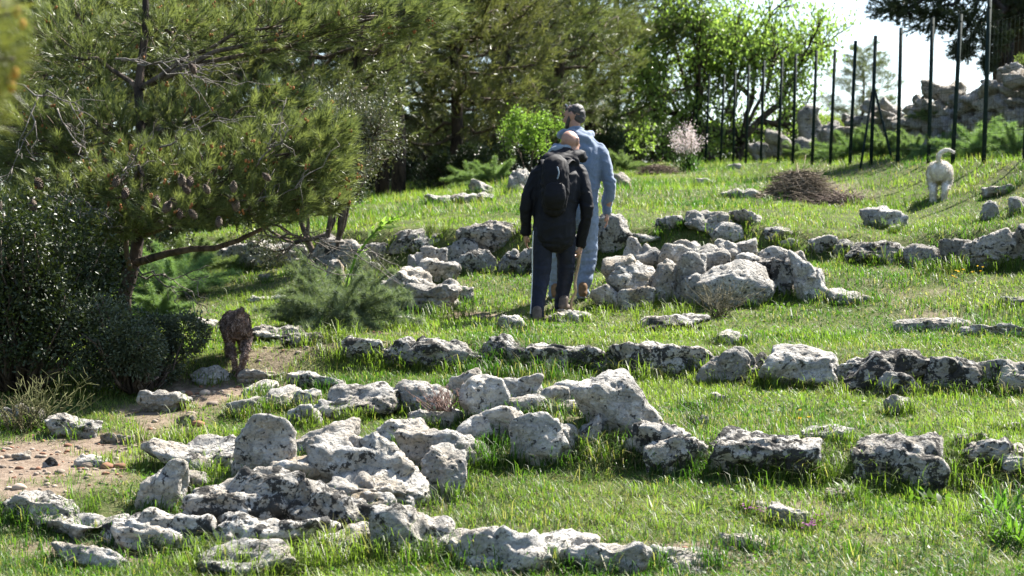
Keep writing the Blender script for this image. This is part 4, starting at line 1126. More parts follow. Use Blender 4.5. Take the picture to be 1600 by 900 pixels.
# ------------------------------------------------------------------ fence
def fence():
    posts = [(1600, 23.3), (1536, 24.9), (1487, 26.4), (1450, 27.8), (1402, 29.3), (1360, 30.8), (1327, 32.3), (1296, 33.7), (1268, 35.2), (1238, 36.7), (1215, 38.1), (1188, 39.6), (1165, 41.1), (1145, 42.5), (1125, 44), (1102, 45.5), (1085, 46.9), (1068, 48.4)]
    P = [on(px, D) for px, D in posts]
    P.insert(0, np.array([P[0][0] + .06, 21.8, g(P[0][0] + .06, 21.8)]))
    org = P[1]
    e = empty('wire_fence', tuple(org)); tag(e, 'green wire mesh fence on thin dark posts across the upper slope', 'fence', kind='thing')
    rng = np.random.default_rng(5)
    tops = []
    for i, p in enumerate(P):
        b = p - org; t = b + np.array([.095 + rng.normal(0, .02), .02 + rng.normal(0, .02), 2.03 + rng.normal(0, .03)])
        mb = MB(); tube(mb, [b + [0, 0, -.2], t], .029, 8); q = mb.build('post', M_POST, e, False)
        cl = MB()
        for f in (.95, .72, .5, .28, .06):
            c = b + (t - b) * f; box(cl, c + [-.012, -.032, -.012], c + [.012, -.022, .012])
        tag(cl.build('wire_clips', M_WIRE, q), kind='stuff')
        tops.append((b, t))
    k = 6
    for dx, dy in ((-.28, -.6), (.22, -.75)):
        b, t = tops[k]; f = np.array([b[0] + dx, b[1] + dy, 0]); f[2] = g(f[0] + org[0], f[1] + org[1]) - org[2] - .1
        mb = MB(); tube(mb, [f, b + (t - b) * .62], .019, 7); mb.build('brace', M_POST, e)
    wm = MB()
    for (b0, t0), (b1, t1) in zip(tops[:-1], tops[1:]):
        for f in np.linspace(.03, .86, 12):
            sag = -.012
            a0 = b0 + (t0 - b0) * f; a1 = b1 + (t1 - b1) * f; m = (a0 + a1) / 2 + [0, 0, sag]
            tube(wm, [a0, m, a1], .0022 if 0 < f < .85 else .003, 4)
        n = 10
        for j in range(n):
            s = (j + .5) / n; lo = b0 + (b1 - b0) * s; hi = t0 + (t1 - t0) * s
            tube(wm, [lo + (hi - lo) * .03, lo + (hi - lo) * .86], .0012, 3)
    tag(wm.build('wire_mesh', M_WIRE, e), kind='stuff')
M_POST = plain_material('green_painted_post', (.010, .020, .017), .75, .12, 0, .3, 12, .2)
M_WIRE = plain_material('galvanised_wire', (.016, .026, .02), .9, .05, .0, .2, 40, .1)
fence()

# ------------------------------------------------------------------ people and dogs
def loft(mb, pts, rx, ry, n=14, front=(0, 1, 0), c=None):
    """closed elliptical sleeve through pts with rounded ends"""
    pts = np.asarray(pts, float); m = len(pts)
    rx = np.broadcast_to(np.asarray(rx, float), (m,)).copy(); ry = np.broadcast_to(np.asarray(ry, float), (m,)).copy()
    t = np.linspace(0, m - 1, (m - 1) * 4 + 1)
    def sm(a):  # gentle curve through the joints
        out = []
        for u in t:
            i = min(int(u), m - 2); f = u - i
            p0, p1, p2, p3 = a[max(i - 1, 0)], a[i], a[i + 1], a[min(i + 2, m - 1)]
            out.append(.5 * (2 * p1 + (p2 - p0) * f + (2 * p0 - 5 * p1 + 4 * p2 - p3) * f * f + (3 * p1 - p0 - 3 * p2 + p3) * f ** 3))
        return np.array(out)
    P, A, B = sm(pts), np.maximum(sm(rx), .003), np.maximum(sm(ry), .003)
    d = nrm(np.gradient(P, axis=0))
    # round both ends
    k = [.30, .62, .86]
    e0, e1 = d[0], d[-1]; s0, s1 = min(A[0], B[0]), min(A[-1], B[-1])
    P = np.concatenate([[P[0] - e0 * s0 * math.sqrt(1 - q * q) for q in k], P, [P[-1] + e1 * s1 * math.sqrt(1 - q * q) for q in k[::-1]]])
    d = np.concatenate([[e0] * 3, d, [e1] * 3])
    A = np.concatenate([[A[0] * q for q in k], A, [A[-1] * q for q in k[::-1]]]); B = np.concatenate([[B[0] * q for q in k], B, [B[-1] * q for q in k[::-1]]])
    fr = np.asarray(front, float)
    a = nrm(np.cross(fr[None], d)); b = np.cross(d, a)
    th = np.arange(n) * 2 * math.pi / n
    v = (P[:, None] + a[:, None] * np.cos(th)[None, :, None] * A[:, None, None] + b[:, None] * np.sin(th)[None, :, None] * B[:, None, None]).reshape(-1, 3)
    m = len(P); i = np.arange(m - 1)[:, None] * n; kk = np.arange(n)[None, :]; k2 = (kk + 1) % n
    f = np.concatenate([np.stack([i + kk, i + k2, i + n + k2], -1).reshape(-1, 3), np.stack([i + kk, i + n + k2, i + n + kk], -1).reshape(-1, 3)])
    e = (m - 1) * n
    f = np.concatenate([f, np.stack([np.full(n - 2, e), e + np.arange(1, n - 1), e + np.arange(2, n)], -1), np.stack([np.zeros(n - 2, int), np.arange(2, n), np.arange(1, n - 1)], -1)])
    mb.add(v, f, c)

def ball(mb, c, r, rot=None, c_=None, sub=3):
    v, f = ico(sub); p = v * np.asarray(r, float)
    if rot is not None: p = p @ np.asarray(rot, float).T
    mb.add(p + np.asarray(c, float), f, c_)

def frame(fwd, up=(0, 0, 1)):
    f = nrm(np.asarray(fwd, float)); s = nrm(np.cross(f, np.asarray(up, float))); u = np.cross(s, f)
    return np.stack([s, f, u], 1)            # columns: side, forward, up

def fuse(name, mb, voxel, mat, parent, fold=0.0, seed=0, fscale=(7, 7, 20), smooth=3, keep=None):
    """melt overlapping pieces into one continuous skin"""
    o = link(name, mb.mesh(name, None, True))
    r = o.modifiers.new('remesh', 'REMESH'); r.mode = 'VOXEL'; r.voxel_size = voxel; r.use_smooth_shade = True
    if smooth: s = o.modifiers.new('smooth', 'SMOOTH'); s.factor = .5; s.iterations = smooth
    dg = bpy.context.evaluated_depsgraph_get(); me = bpy.data.meshes.new_from_object(o.evaluated_get(dg))
    o.modifiers.clear(); old = o.data; o.data = me; bpy.data.meshes.remove(old)
    me.name = name
    if fold:
        n = len(me.vertices); co = np.empty(n * 3, np.float32); me.vertices.foreach_get('co', co); co = co.reshape(-1, 3).astype(float)
        no = np.empty(n * 3, np.float32); me.vertices.foreach_get('normal', no); no = no.reshape(-1, 3)
        q = co * np.array(fscale)
        q = q + fbm(co * 5, seed + 3, 2)[:, None] * 1.5
        h = fold * fbm(q, seed, 3) + fold * .6 * (np.abs(fbm(q * 1.3 + 5, seed + 9, 2)) * -2 + .4)
        co = co + no * h[:, None]
        me.vertices.foreach_set('co', co.astype(np.float32).ravel()); me.update()
    me.polygons.foreach_set('use_smooth', np.ones(len(me.polygons), dtype=bool))
    me.materials.clear(); me.materials.append(mat)
    o.parent = parent
    return o

def hand(mb, wrist, d, back, curl=.6, grip=False, side=1):
    """wrist position, direction of the hand, direction of its back; palm, four unequal fingers and a thumb"""
    d = nrm(np.asarray(d, float)); back = nrm(np.asarray(back, float) - d * np.dot(back, d)); ac = np.cross(d, back) * side   # ac: towards the thumb
    w = np.asarray(wrist, float)
    loft(mb, [w - d * .03, w + d * .03, w + d * .085], [.026, .036, .040], [.022, .017, .014], 12, tuple(back))
    for i, (o, L) in enumerate([(.029, .070), (.010, .080), (-.009, .074), (-.027, .058)]):
        b = w + d * .088 + ac * o
        c1, c2 = (1.3, 2.5) if grip else (curl * .5, curl * 1.2)
        j1 = b + (d * math.cos(c1 * .5) - back * math.sin(c1 * .5)) * L * .45
        j2 = j1 + (d * math.cos(c1) - back * math.sin(c1)) * L * .32
        j3 = j2 + (d * math.cos(c2) - back * math.sin(c2)) * L * .28
        loft(mb, [b - d * .02, j1, j2, j3], [.0095, .009, .0082, .007], [.0095, .009, .0082, .007], 8, tuple(ac))
    t0 = w + d * .025 + ac * .026; t1 = t0 + nrm(d + ac * .75 - back * .35) * .04; t2 = t1 + nrm(d - back * (.9 if grip else .35)) * .036
    loft(mb, [t0 - ac * .008, t1, t2], [.013, .011, .008], [.013, .011, .008], 8, tuple(back))

def head(mb, c, fwd, up=(0, 0, 1), s=1.0):
    F = frame(fwd, up); T = lambda x, y, z: c + F @ (np.array([x, y, z]) * s)
    ball(mb, T(0, -.012, .022), np.array([.077, .097, .093]) * s, F)
    ball(mb, T(0, .022, -.045), np.array([.060, .070, .075]) * s, F)
    ball(mb, T(0, .055, -.088), np.array([.036, .034, .028]) * s, F)
    loft(mb, [T(0, .086, .022), T(0, .102, -.005), T(0, .110, -.022)], np.array([.010, .013, .017]) * s, np.array([.012, .014, .013]) * s, 8, tuple(F[:, 0]))
    ball(mb, T(0, .078, .036), np.array([.052, .016, .012]) * s, F)
    ball(mb, T(0, .082, -.056), np.array([.026, .012, .008]) * s, F)
    ball(mb, T(0, .080, -.070), np.array([.023, .012, .008]) * s, F)
    for k in (-1, 1):
        loft(mb, [T(k * .076, -.012, -.028), T(k * .083, -.016, .0), T(k * .084, -.02, .026)], np.array([.007, .008, .008]) * s, np.array([.012, .017, .015]) * s, 8, tuple(F[:, 1]))
        ball(mb, T(k * .04, .055, -.01), np.array([.024, .026, .022]) * s, F)
    return T, F

M_SKIN = plain_material('skin', (.32, .175, .125), .5, .4, 0, .10, 60, .12, .002)
M_BLACK = plain_material('black_shell_fabric', (.006, .0065, .010), .7, .2, 0, .2, 90, .25, .003)
M_PACK = plain_material('black_nylon', (.005, .005, .007), .7, .2, 0, .25, 160, .3, .002)
M_NAVY = plain_material('navy_track_fabric', (.008, .011, .026), .65, .25, 0, .2, 90, .25, .003)
M_HOODIE = plain_material('blue_sweat_fabric', (.125, .165, .235), .9, .1, 0, .10, 60, .35, .004, .3)
M_DENIM = plain_material('faded_denim', (.19, .235, .31), .85, .15, 0, .14, 40, .35, .004)
M_LINING = plain_material('grey_hood_lining', (.20, .24, .29), .85, .15, 0, .12, 60, .3, .004)
M_WHITE = plain_material('white_trim', (.75, .75, .75), .7, .2)
M_SHOE = plain_material('scuffed_leather', (.10, .075, .06), .65, .3, 0, .3, 30, .3)
M_SOLE = plain_material('rubber_sole', (.22, .20, .18), .8, .2)
M_TAN = plain_material('tan_suede', (.20, .12, .065), .85, .15, 0, .25, 30, .3)
M_HAIR = plain_material('greying_hair', (.045, .042, .040), .6, .3, 0, .5, 120, .7, .006)
M_DARK = plain_material('dark_lens', (.01, .01, .012), .1, .6, 0, .1)
M_STICK = bark_material('walking_stick_wood', (.28, .19, .11), (.48, .36, .23), 22)
M_BROWNFUR = leaf_material('brown_curls', .75, .08, .15, through=(1, 1, 1))
M_WHITEFUR = leaf_material('cream_fur', .75, .12, .15, through=(1, 1, 1))
M_BROWNSKIN = plain_material('brown_undercoat', (.10, .068, .055), .9, .1)
M_CREAMSKIN = plain_material('cream_undercoat', (.62, .58, .52), .9, .1)
M_EYE = plain_material('eye', (.02, .015, .012), .1, .6)

def shoe(parent, heel, fwd, mat, pitch=0.0, s=1.0):
    F = frame(fwd); T = lambda x, y, z: np.asarray(heel, float) + F @ (np.array([x, y * math.cos(pitch) + z * math.sin(pitch), z * math.cos(pitch) - y * math.sin(pitch)]) * s)
    mb = MB(); fr = tuple(F[:, 2])
    loft(mb, [T(0, .0, .05), T(0, .08, .05), T(0, .17, .04), T(0, .235, .032)], [.036, .040, .046, .034], [.042, .042, .032, .022], 12, fr)
    loft(mb, [T(0, .015, .05), T(0, .03, .115)], [.042, .044], [.045, .05], 12)
    so = MB(); loft(so, [T(0, -.012, .010), T(0, .08, .010), T(0, .18, .010), T(0, .25, .012)], [.038, .038, .049, .036], [.014, .012, .012, .011], 12, fr)
    o = fuse('shoe', mb, .009, mat, parent, .002, 4); so.build('sole', M_SOLE, o, True)
    return o

# ---- the man in black
def man_in_black():
    D = hit(858, 505); b = on(858, D); Z = lambda px, py, y=0.0: np.array([(px - 858) / 176.8, y, (507 - py) / 176.8])
    e = empty('person', tuple(b)); tag(e, 'bald man in black jacket and navy track trousers walking away with a stick', 'person', 'two men walking up the path')
    zg = lambda x, y: g(b[0] + x, b[1] + y) - b[2]
    lf = np.array([-.105, -.06, zg(-.105, -.06)]); rf = np.array([.115, .28, zg(.115, .28) + .02])
    hipL, kneeL, ankL = np.array([-.045, .0, .83]), np.array([-.068, .03, .44]), lf + [0, .02, .09]
    hipR, kneeR, ankR = np.array([.135, .02, .83]), np.array([.155, .19, .48]), rf + [0, .02, .10]
    shL, elL, wrL = np.array([-.105, .08, 1.325]), np.array([-.20, .02, 1.06]), np.array([-.208, .09, .815])
    shR, elR, wrR = np.array([.275, .1, 1.325]), np.array([.335, .03, 1.02]), np.array([.285, .14, .70])
    neck, hc = np.array([.165, .15, 1.46]), np.array([.198, .205, 1.60])
    bd = MB()
    loft(bd, [(.045, 0, .80), (.06, .03, 1.0), (.08, .06, 1.2), (.10, .09, 1.36), neck, hc - [0, .02, .05]], [.15, .15, .17, .15, .062, .058], [.11, .11, .12, .10, .065, .06])
    for p, r in (((hipL, kneeL, ankL), (.085, .055, .042)), ((hipR, kneeR, ankR), (.085, .055, .042)), ((shL, elL, wrL), (.05, .042, .03)), ((shR, elR, wrR), (.05, .042, .03))): loft(bd, p, r, r, 12)
    head(bd, hc, (.45, .8, -.30), (-.1, .25, 1))
    hand(bd, wrL, (-.0, .25, -1), (-1, -.2, 0), .7, side=-1)
    hand(bd, wrR, (-.12, .15, -1), (.9, -.4, 0), grip=True, side=1)
    fuse('body', bd, .0095, M_SKIN, e, smooth=2)
    jk = MB()
    loft(jk, [(.05, .0, .76), (.05, .0, .86), (.055, .02, 1.0), (.07, .05, 1.2), (.085, .08, 1.34), (.12, .11, 1.42), (.15, .14, 1.48)], [.185, .19, .192, .208, .208, .165, .10], [.15, .155, .15, .15, .135, .115, .095], 18)
    loft(jk, [shL + [.05, 0, 0], shL, elL, wrL + [0, -.01, .03], wrL], [.066, .068, .058, .05, .052], [.07, .075, .062, .05, .052])
    loft(jk, [shR + [-.05, 0, 0], shR, elR, wrR + [0, -.01, .03], wrR], [.066, .068, .058, .05, .052], [.07, .075, .062, .05, .052])
    for k in range(7):  # bunched hood round the neck
        a = math.pi * (k / 6) ; a2 = math.pi * ((k + 1) / 6)
        if k < 6: loft(jk, [neck + [-.125 * math.cos(a), .03 - .10 * math.sin(a), .02 + .015 * math.sin(3 * a)], neck + [-.125 * math.cos(a2), .03 - .10 * math.sin(a2), .02 + .015 * math.sin(3 * a2)]], [.05, .05], [.058, .058])
    ball(jk, neck + [-.02, -.10, -.035], (.12, .05, .075))
    fuse('jacket', jk, .011, M_BLACK, e, .013, 3, (5, 5, 8), 2)
    ln = MB(); loft(ln, [neck + [-.175, .02, .0], neck + [-.13, -.03, .06], neck + [-.04, -.04, .095], neck + [.02, -.02, .10]], [.03, .036, .034, .02], [.024, .03, .03, .02]); fuse('hood_lining', ln, .009, M_LINING, e, .008, 8, (9, 9, 20), 1)
    tz = MB(); loft(tz, [(.045, 0, .86), (.045, 0, .78)], [.18, .17], [.13, .13], 16)
    loft(tz, [hipL, kneeL, ankL + [0, 0, .03], ankL + [0, .0, -.03]], [.105, .078, .062, .064], [.11, .082, .066, .07])
    loft(tz, [hipR, kneeR, ankR + [0, 0, .03], ankR + [0, .0, -.03]], [.105, .078, .062, .064], [.11, .082, .066, .07])
    tr = fuse('trousers', tz, .011, M_NAVY, e, .008, 6, (9, 9, 15), 2)
    st = MB()
    for off in (.0, .022):
        q = [hipL + [-.095, -.05 + off, -.02], (hipL + kneeL) / 2 + [-.092, -.045 + off, 0], kneeL + [-.080, -.035 + off, 0], (kneeL + ankL) / 2 + [-.068, -.03 + off, 0], ankL + [-.060, -.03 + off, .0]]
        loft(st, q, .005, .005, 6)
    st.build('side_stripes', M_WHITE, tr)
    shoe(e, lf + [0, -.07, .0], (-.1, 1, 0), M_SHOE, 0); shoe(e, rf + [.0, -.09, .03], (.45, .9, 0), M_SHOE, .18)
    # rucksack on his back
    k = empty('rucksack', tuple(b + [.045, -.14, .98])); tag(k, 'black rucksack on the back of the man in black', 'rucksack')
    O = np.array([.045, -.14, .98])
    m = MB(); loft(m, [(-.005, -.02, .02), (0, -.03, .12), (0.005, -.02, .30), (.012, .03, .43), (.015, .06, .47)], [.105, .122, .122, .105, .06], [.07, .08, .072, .058, .036], 16); fuse('main_bag', m, .010, M_PACK, k, .012, 12, (7, 7, 10), 2)
    m = MB(); loft(m, [(0, -.095, .05), (0, -.115, .13), (.005, -.10, .22)], [.085, .10, .085], [.04, .05, .035], 14); fuse('pocket', m, .009, M_PACK, k, .006, 14, (9, 9, 14), 2)
    for s in (-1, 1):
        a = np.array([s * .09, .02, .40]); w_ = [a, np.array([s * .12 + .02, .10, .455]), np.array([s * .15 + .03, .19, .43]), np.array([s * .17 + .03, .26, .33])]
        m = MB(); loft(m, w_, .028, .010, 10, (0, 0, 1)); m.build('shoulder_strap', M_PACK, k, True)
    for px, py in ((870, 275), (876, 300)):
        m = MB(); a = Z(px, py, -.0) - O; a[1] = -.115; loft(m, [a + [0, 0, .05], a + [.012, -.012, 0], a + [.0, -.01, -.05]], .006, .005, 6); m.build('cord', M_LINING if px == 870 else M_PACK, k, True)
    # stick
    h = b + wrR + np.array([-.018, .03, -.10]); s = empty('walking_stick', (h[0] - .075, h[1] + .02, b[2] + zg(.20, .16)))
    m = MB(); L = h[2] - s.location.z; tube(m, wiggle((0, 0, 0), (.085, -.03, L + .06), 9, .006, np.random.default_rng(3)), np.linspace(.012, .017, 9), 8); m.build('shaft', M_STICK, s, True)
    m = MB(); ball(m, (.088, -.03, L + .06), (.021, .02, .026), None, None, 2); m.build('knob', M_STICK, s, True)
    tag(s, 'knotty pale wooden walking stick held by the man in black', 'stick')
man_in_black()

# ---- the man in the blue hoodie
def man_in_blue():
    D = 18.6; b = on(905, D); e = empty('person', tuple(b)); tag(e, 'taller man in pale blue hoodie and light jeans, head turned aside', 'person', 'two men walking up the path')
    zg = lambda x, y: g(b[0] + x, b[1] + y) - b[2]
    dz = (450 - 480) / FX * D - b[2]          # feet as seen against the ground there
    J = lambda x, y, z: np.array([x, y, z + dz])
    rf = np.array([.03, -.05, zg(.03, -.05)]); lf = np.array([-.215, .22, zg(-.215, .22)])
    hipL, kneeL, ankL = J(-.115, .02, .90), J(-.19, .16, .50), lf + [0, .02, .09]
    hipR, kneeR, ankR = J(.075, .0, .90), J(.085, .03, .48), rf + [0, .03, .09]
    shL, elL, wrL = J(-.215, .06, 1.455), J(-.285, .05, 1.15), J(-.27, .16, .93)
    shR, elR, wrR = J(.195, .05, 1.455), J(.285, .0, 1.15), J(.262, .06, .905)
    neck, hc = J(-.03, .09, 1.63), J(-.045, .12, 1.785)
    bd = MB()
    loft(bd, [J(-.02, 0, .88), J(-.02, .01, 1.1), J(-.015, .03, 1.32), J(-.015, .05, 1.48), neck, hc - [0, .02, .05]], [.155, .155, .175, .16, .062, .060], [.11, .11, .12, .10, .066, .062])
    for p, r in (((hipL, kneeL, ankL), (.09, .058, .044)), ((hipR, kneeR, ankR), (.09, .058, .044)), ((shL, elL, wrL), (.052, .044, .03)), ((shR, elR, wrR), (.052, .044, .03))): loft(bd, p, r, r, 12)
    T, F = head(bd, hc, (-.82, .55, -.12), (0, .08, 1), 1.03)
    hand(bd, wrR, (.05, .15, -1), (1, -.1, 0), .8, side=1); hand(bd, wrL, (0, .2, -1), (-1, -.1, 0), .8, side=-1)
    bo = fuse('body', bd, .0095, M_SKIN, e, smooth=2)
    for s in (-1, 1):
        m = MB(); ball(m, T(s * .033, .080, .016), np.array([.012, .008, .008]), F, None, 2); m.build('eye', M_EYE, bo, True)
    hr = MB(); ball(hr, T(0, -.022, .034), np.array([.0785, .094, .086]) * 1.03, F); ball(hr, T(0, -.055, -.005), np.array([.068, .055, .07]), F); ball(hr, T(0, .03, .075), np.array([.055, .05, .035]), F)
    fuse('hair', hr, .008, M_HAIR, e, .007, 21, (26, 26, 26), 1)
    br = MB(); ball(br, T(0, .05, -.088), np.array([.044, .036, .035]), F)
    for s in (-1, 1): loft(br, [T(s * .064, .0, -.01), T(s * .056, .03, -.06), T(s * .03, .06, -.085)], .024, .024, 8)
    fuse('beard', br, .008, M_HAIR, e, .004, 22, (26, 26, 26), 1)
    hd = MB()
    loft(hd, [J(-.02, 0, .885), J(-.02, .0, .95), J(-.015, .02, 1.12), J(-.01, .03, 1.32), J(-.01, .05, 1.46), J(-.015, .06, 1.545), J(-.025, .08, 1.62)], [.195, .197, .207, .222, .226, .178, .095], [.145, .148, .148, .15, .138, .118, .088], 18)
    loft(hd, [shR - [.05, 0, 0], shR, elR, wrR + [0, 0, .075], wrR + [0, 0, .03]], [.07, .074, .062, .057, .046], [.075, .08, .066, .059, .046])
    loft(hd, [shL + [.05, 0, 0], shL, elL, wrL + [0, 0, .075], wrL + [0, 0, .03]], [.07, .074, .062, .057, .046], [.075, .08, .066, .059, .046])
    # hood lying on the shoulders, pointed down the back
    for k in range(6):
        a, a2 = math.pi * k / 6, math.pi * (k + 1) / 6
        loft(hd, [neck + [-.135 * math.cos(a), .04 - .125 * math.sin(a), -.01 + .01 * math.sin(2 * a)], neck + [-.135 * math.cos(a2), .04 - .125 * math.sin(a2), -.01 + .01 * math.sin(2 * a2)]], [.042, .042], [.05, .05])
    ball(hd, neck + [.02, -.12, -.075], (.125, .045, .07)); ball(hd, neck + [.045, -.125, -.115], (.075, .04, .055))
    ho = fuse('hoodie', hd, .0105, M_HOODIE, e, .012, 24, (5, 5, 9), 2)
    cf = MB(); loft(cf, [wrR + [0, 0, .05], wrR + [0, 0, -.005]], .045, .045, 14); cf.build('cuff', M_HOODIE, ho, True)
    cf = MB(); loft(cf, [J(-.02, 0, .895), J(-.02, 0, .845)], .188, .138, 22); cf.build('waistband', M_HOODIE, ho, True)
    jn = MB(); loft(jn, [J(-.02, 0, .93), J(-.02, 0, .84)], [.175, .18], [.125, .13], 16)
    loft(jn, [hipL, kneeL, ankL + [0, 0, .02], ankL + [0, -.01, -.04]], [.108, .083, .070, .072], [.112, .086, .074, .08])
    loft(jn, [hipR, kneeR, ankR + [0, 0, .02], ankR + [0, -.01, -.04]], [.108, .083, .070, .072], [.112, .086, .074, .08])
    fuse('jeans', jn, .011, M_DENIM, e, .011, 26, (9, 9, 16), 2)
    shoe(e, rf + [0, -.07, 0], (.05, 1, 0), M_TAN); shoe(e, lf + [0, -.07, 0], (-.1, 1, 0), M_TAN)
    # glasses pushed up into the hair
    gl = empty('sunglasses', tuple(b + T(0, .03, .105))); tag(gl, 'dark sunglasses pushed up on the head of the man in blue', 'sunglasses')
    o = T(0, .03, .105)
    for s in (-1, 1):
        m = MB(); ball(m, T(s * .033, .055, .112) - o, (.027, .008, .019), F, None, 2); m.build('lens', M_DARK, gl, True)
        m = MB(); tube(m, [T(s * .062, .05, .112) - o, T(s * .088, .0, .075) - o, T(s * .090, -.05, .03) - o], .003, 6); m.build('temple', M_DARK, gl, True)
    m = MB(); tube(m, [T(-.012, .062, .115) - o, T(.012, .062, .115) - o], .003, 6); m.build('bridge', M_DARK, gl, True)
man_in_blue()

# ---- dogs
def fur(name, src, n, ln, wd, c0, c1, mat, parent, seed, curl=.6, gravity=.5):
    rng = np.random.default_rng(seed); me = src.data
    me.calc_loop_triangles(); m = len(me.loop_triangles)
    tri = np.empty(m * 3, np.int32); me.loop_triangles.foreach_get('vertices', tri); tri = tri.reshape(-1, 3)
    co = np.empty(len(me.vertices) * 3, np.float32); me.vertices.foreach_get('co', co); co = co.reshape(-1, 3).astype(float)
    a, b_, c = co[tri[:, 0]], co[tri[:, 1]], co[tri[:, 2]]
    no = np.cross(b_ - a, c - a); ar = np.linalg.norm(no, axis=1)
    k = rng.choice(m, n, p=ar / ar.sum()); u, v = rng.uniform(0, 1, (2, n)); sw = u + v > 1; u[sw], v[sw] = 1 - u[sw], 1 - v[sw]
    p = a[k] + (b_ - a)[k] * u[:, None] + (c - a)[k] * v[:, None]; nn = nrm(no[k])
    cl = np.stack([fbm(p * 22 + 7 * j, seed + j, 2) for j in range(3)], -1)
    d = nrm(nn * .7 + cl * curl * 2 + np.array([0, -.1, -gravity]) + rng.normal(0, .12, (n, 3)))
    s = nrm(np.cross(d, nn)) * wd * .5; L = (ln * rng.uniform(.6, 1.2, n))[:, None]
    mid = p + d * L * .6 + nn * L * .15
    vv = np.stack([p - s, p + s, mid + s * .8, mid - s * .8, p + d * L], 1).reshape(-1, 3); i = np.arange(n)[:, None] * 5
    f = np.concatenate([i + [[0, 1, 2]], i + [[0, 2, 3]], i + [[3, 2, 4]]])
    mx = np.clip(.5 + cl[:, :1] + rng.normal(0, .15, (n, 1)), 0, 1)
    mb = MB(); mb.add(vv, f, np.repeat(np.array(c0)[None] * (1 - mx) + np.array(c1)[None] * mx, 5, 0))
    return mb.build(name, mat, parent)

def brown_dog():
    b = on(372, 15.05); b = at(372, 589, 15.05); b[2] = g(b[0], b[1])
    e = empty('dog', tuple(b)); e.rotation_euler.z = R(8); tag(e, 'curly brown dog walking away over the flat slab', 'dog', 'dogs')
    m = MB()
    loft(m, [(.0, .0, .37), (.0, .10, .40), (-.01, .26, .375), (-.025, .40, .37), (-.04, .50, .38)], [.070, .092, .09, .085, .06], [.09, .105, .11, .11, .08])
    loft(m, [(-.03, .47, .39), (-.04, .55, .42), (-.045, .60, .43)], [.065, .06, .055], [.07, .065, .06])
    ball(m, (-.05, .63, .43), (.062, .075, .062)); loft(m, [(-.052, .66, .41), (-.055, .74, .385)], [.04, .032], [.038, .03])
    for s in (-1, 1): loft(m, [(-.05 + s * .055, .62, .46), (-.05 + s * .08, .62, .39)], [.015, .018], [.028, .03], 10)
    loft(m, [(-.055, .06, .36), (-.062, .12, .27), (-.040, .0, .17), (-.030, .0, .09), (-.022, .03, .02)], [.045, .034, .023, .021, .026], [.075, .05, .028, .024, .038])
    loft(m, [(.055, .06, .36), (.064, .10, .27), (.048, -.08, .18), (.03, -.06, .09), (.016, -.045, .025)], [.046, .036, .027, .025, .03], [.075, .052, .032, .028, .04])
    loft(m, [(-.07, .42, .33), (-.065, .40, .18), (-.055, .42, .02)], [.05, .034, .036], [.055, .038, .042]); loft(m, [(.03, .42, .33), (.045, .46, .18), (.055, .50, .02)], [.05, .034, .036], [.055, .038, .042])
    loft(m, [(.0, -.03, .44), (.012, -.06, .485), (.03, -.05, .505)], [.024, .024, .02], [.024, .024, .02])
    o = fuse('body', m, .011, M_BROWNSKIN, e, .012, 31, (22, 22, 22), 2)
    fur('coat', o, 11000, .017, .0065, (.065, .044, .035), (.40, .285, .225), M_BROWNFUR, e, 5, .8, .35)
brown_dog()

def white_dog():
    b = at(1468, 318, hit(1468, 316)); b = np.array([b[0], b[1], g(b[0], b[1])]); e = empty('dog', tuple(b)); e.rotation_euler.z = R(-13); tag(e, 'stocky cream-white dog with curled tail on the upper meadow', 'dog', 'dogs')
    m = MB()
    loft(m, [(0, 0, .36), (0, .10, .365), (0, .30, .345), (0, .45, .36), (0, .54, .38)], [.115, .145, .135, .13, .09], [.115, .125, .13, .135, .10])
    loft(m, [(0, .50, .38), (-.02, .60, .40)], [.085, .075], [.09, .08]); ball(m, (-.025, .66, .39), (.085, .10, .08)); loft(m, [(-.025, .71, .37), (-.03, .80, .34)], [.05, .04], [.045, .036])
    for s in (-1, 1): loft(m, [(-.025 + s * .06, .65, .455), (-.025 + s * .1, .66, .39)], [.015, .018], [.03, .03], 10)
    loft(m, [(-.08, .05, .33), (-.085, .12, .23), (-.075, -.02, .13), (-.075, .0, .07), (-.072, .03, .015)], [.068, .055, .038, .036, .038], [.09, .07, .042, .036, .048])
    loft(m, [(.08, .05, .33), (.08, .10, .23), (.06, -.06, .14), (.055, -.03, .07), (.05, -.0, .015)], [.070, .058, .040, .036, .038], [.09, .07, .044, .036, .048])
    for s in (-1, 1): loft(m, [(s * .08, .46, .30), (s * .075, .46, .15), (s * .075, .47, .015)], [.055, .04, .042], [.06, .042, .046])
    loft(m, [(0, -.04, .42), (-.012, -.10, .50), (.02, -.13, .565), (.10, -.12, .595), (.17, -.10, .56)], [.03, .026, .023, .019, .011], [.03, .026, .023, .019, .011])
    o = fuse('body', m, .011, M_CREAMSKIN, e, .006, 41, (18, 18, 18), 2)
    fur('coat', o, 9000, .016, .007, (.45, .41, .35), (.70, .66, .60), M_WHITEFUR, e, 6, .35, .45)
white_dog()

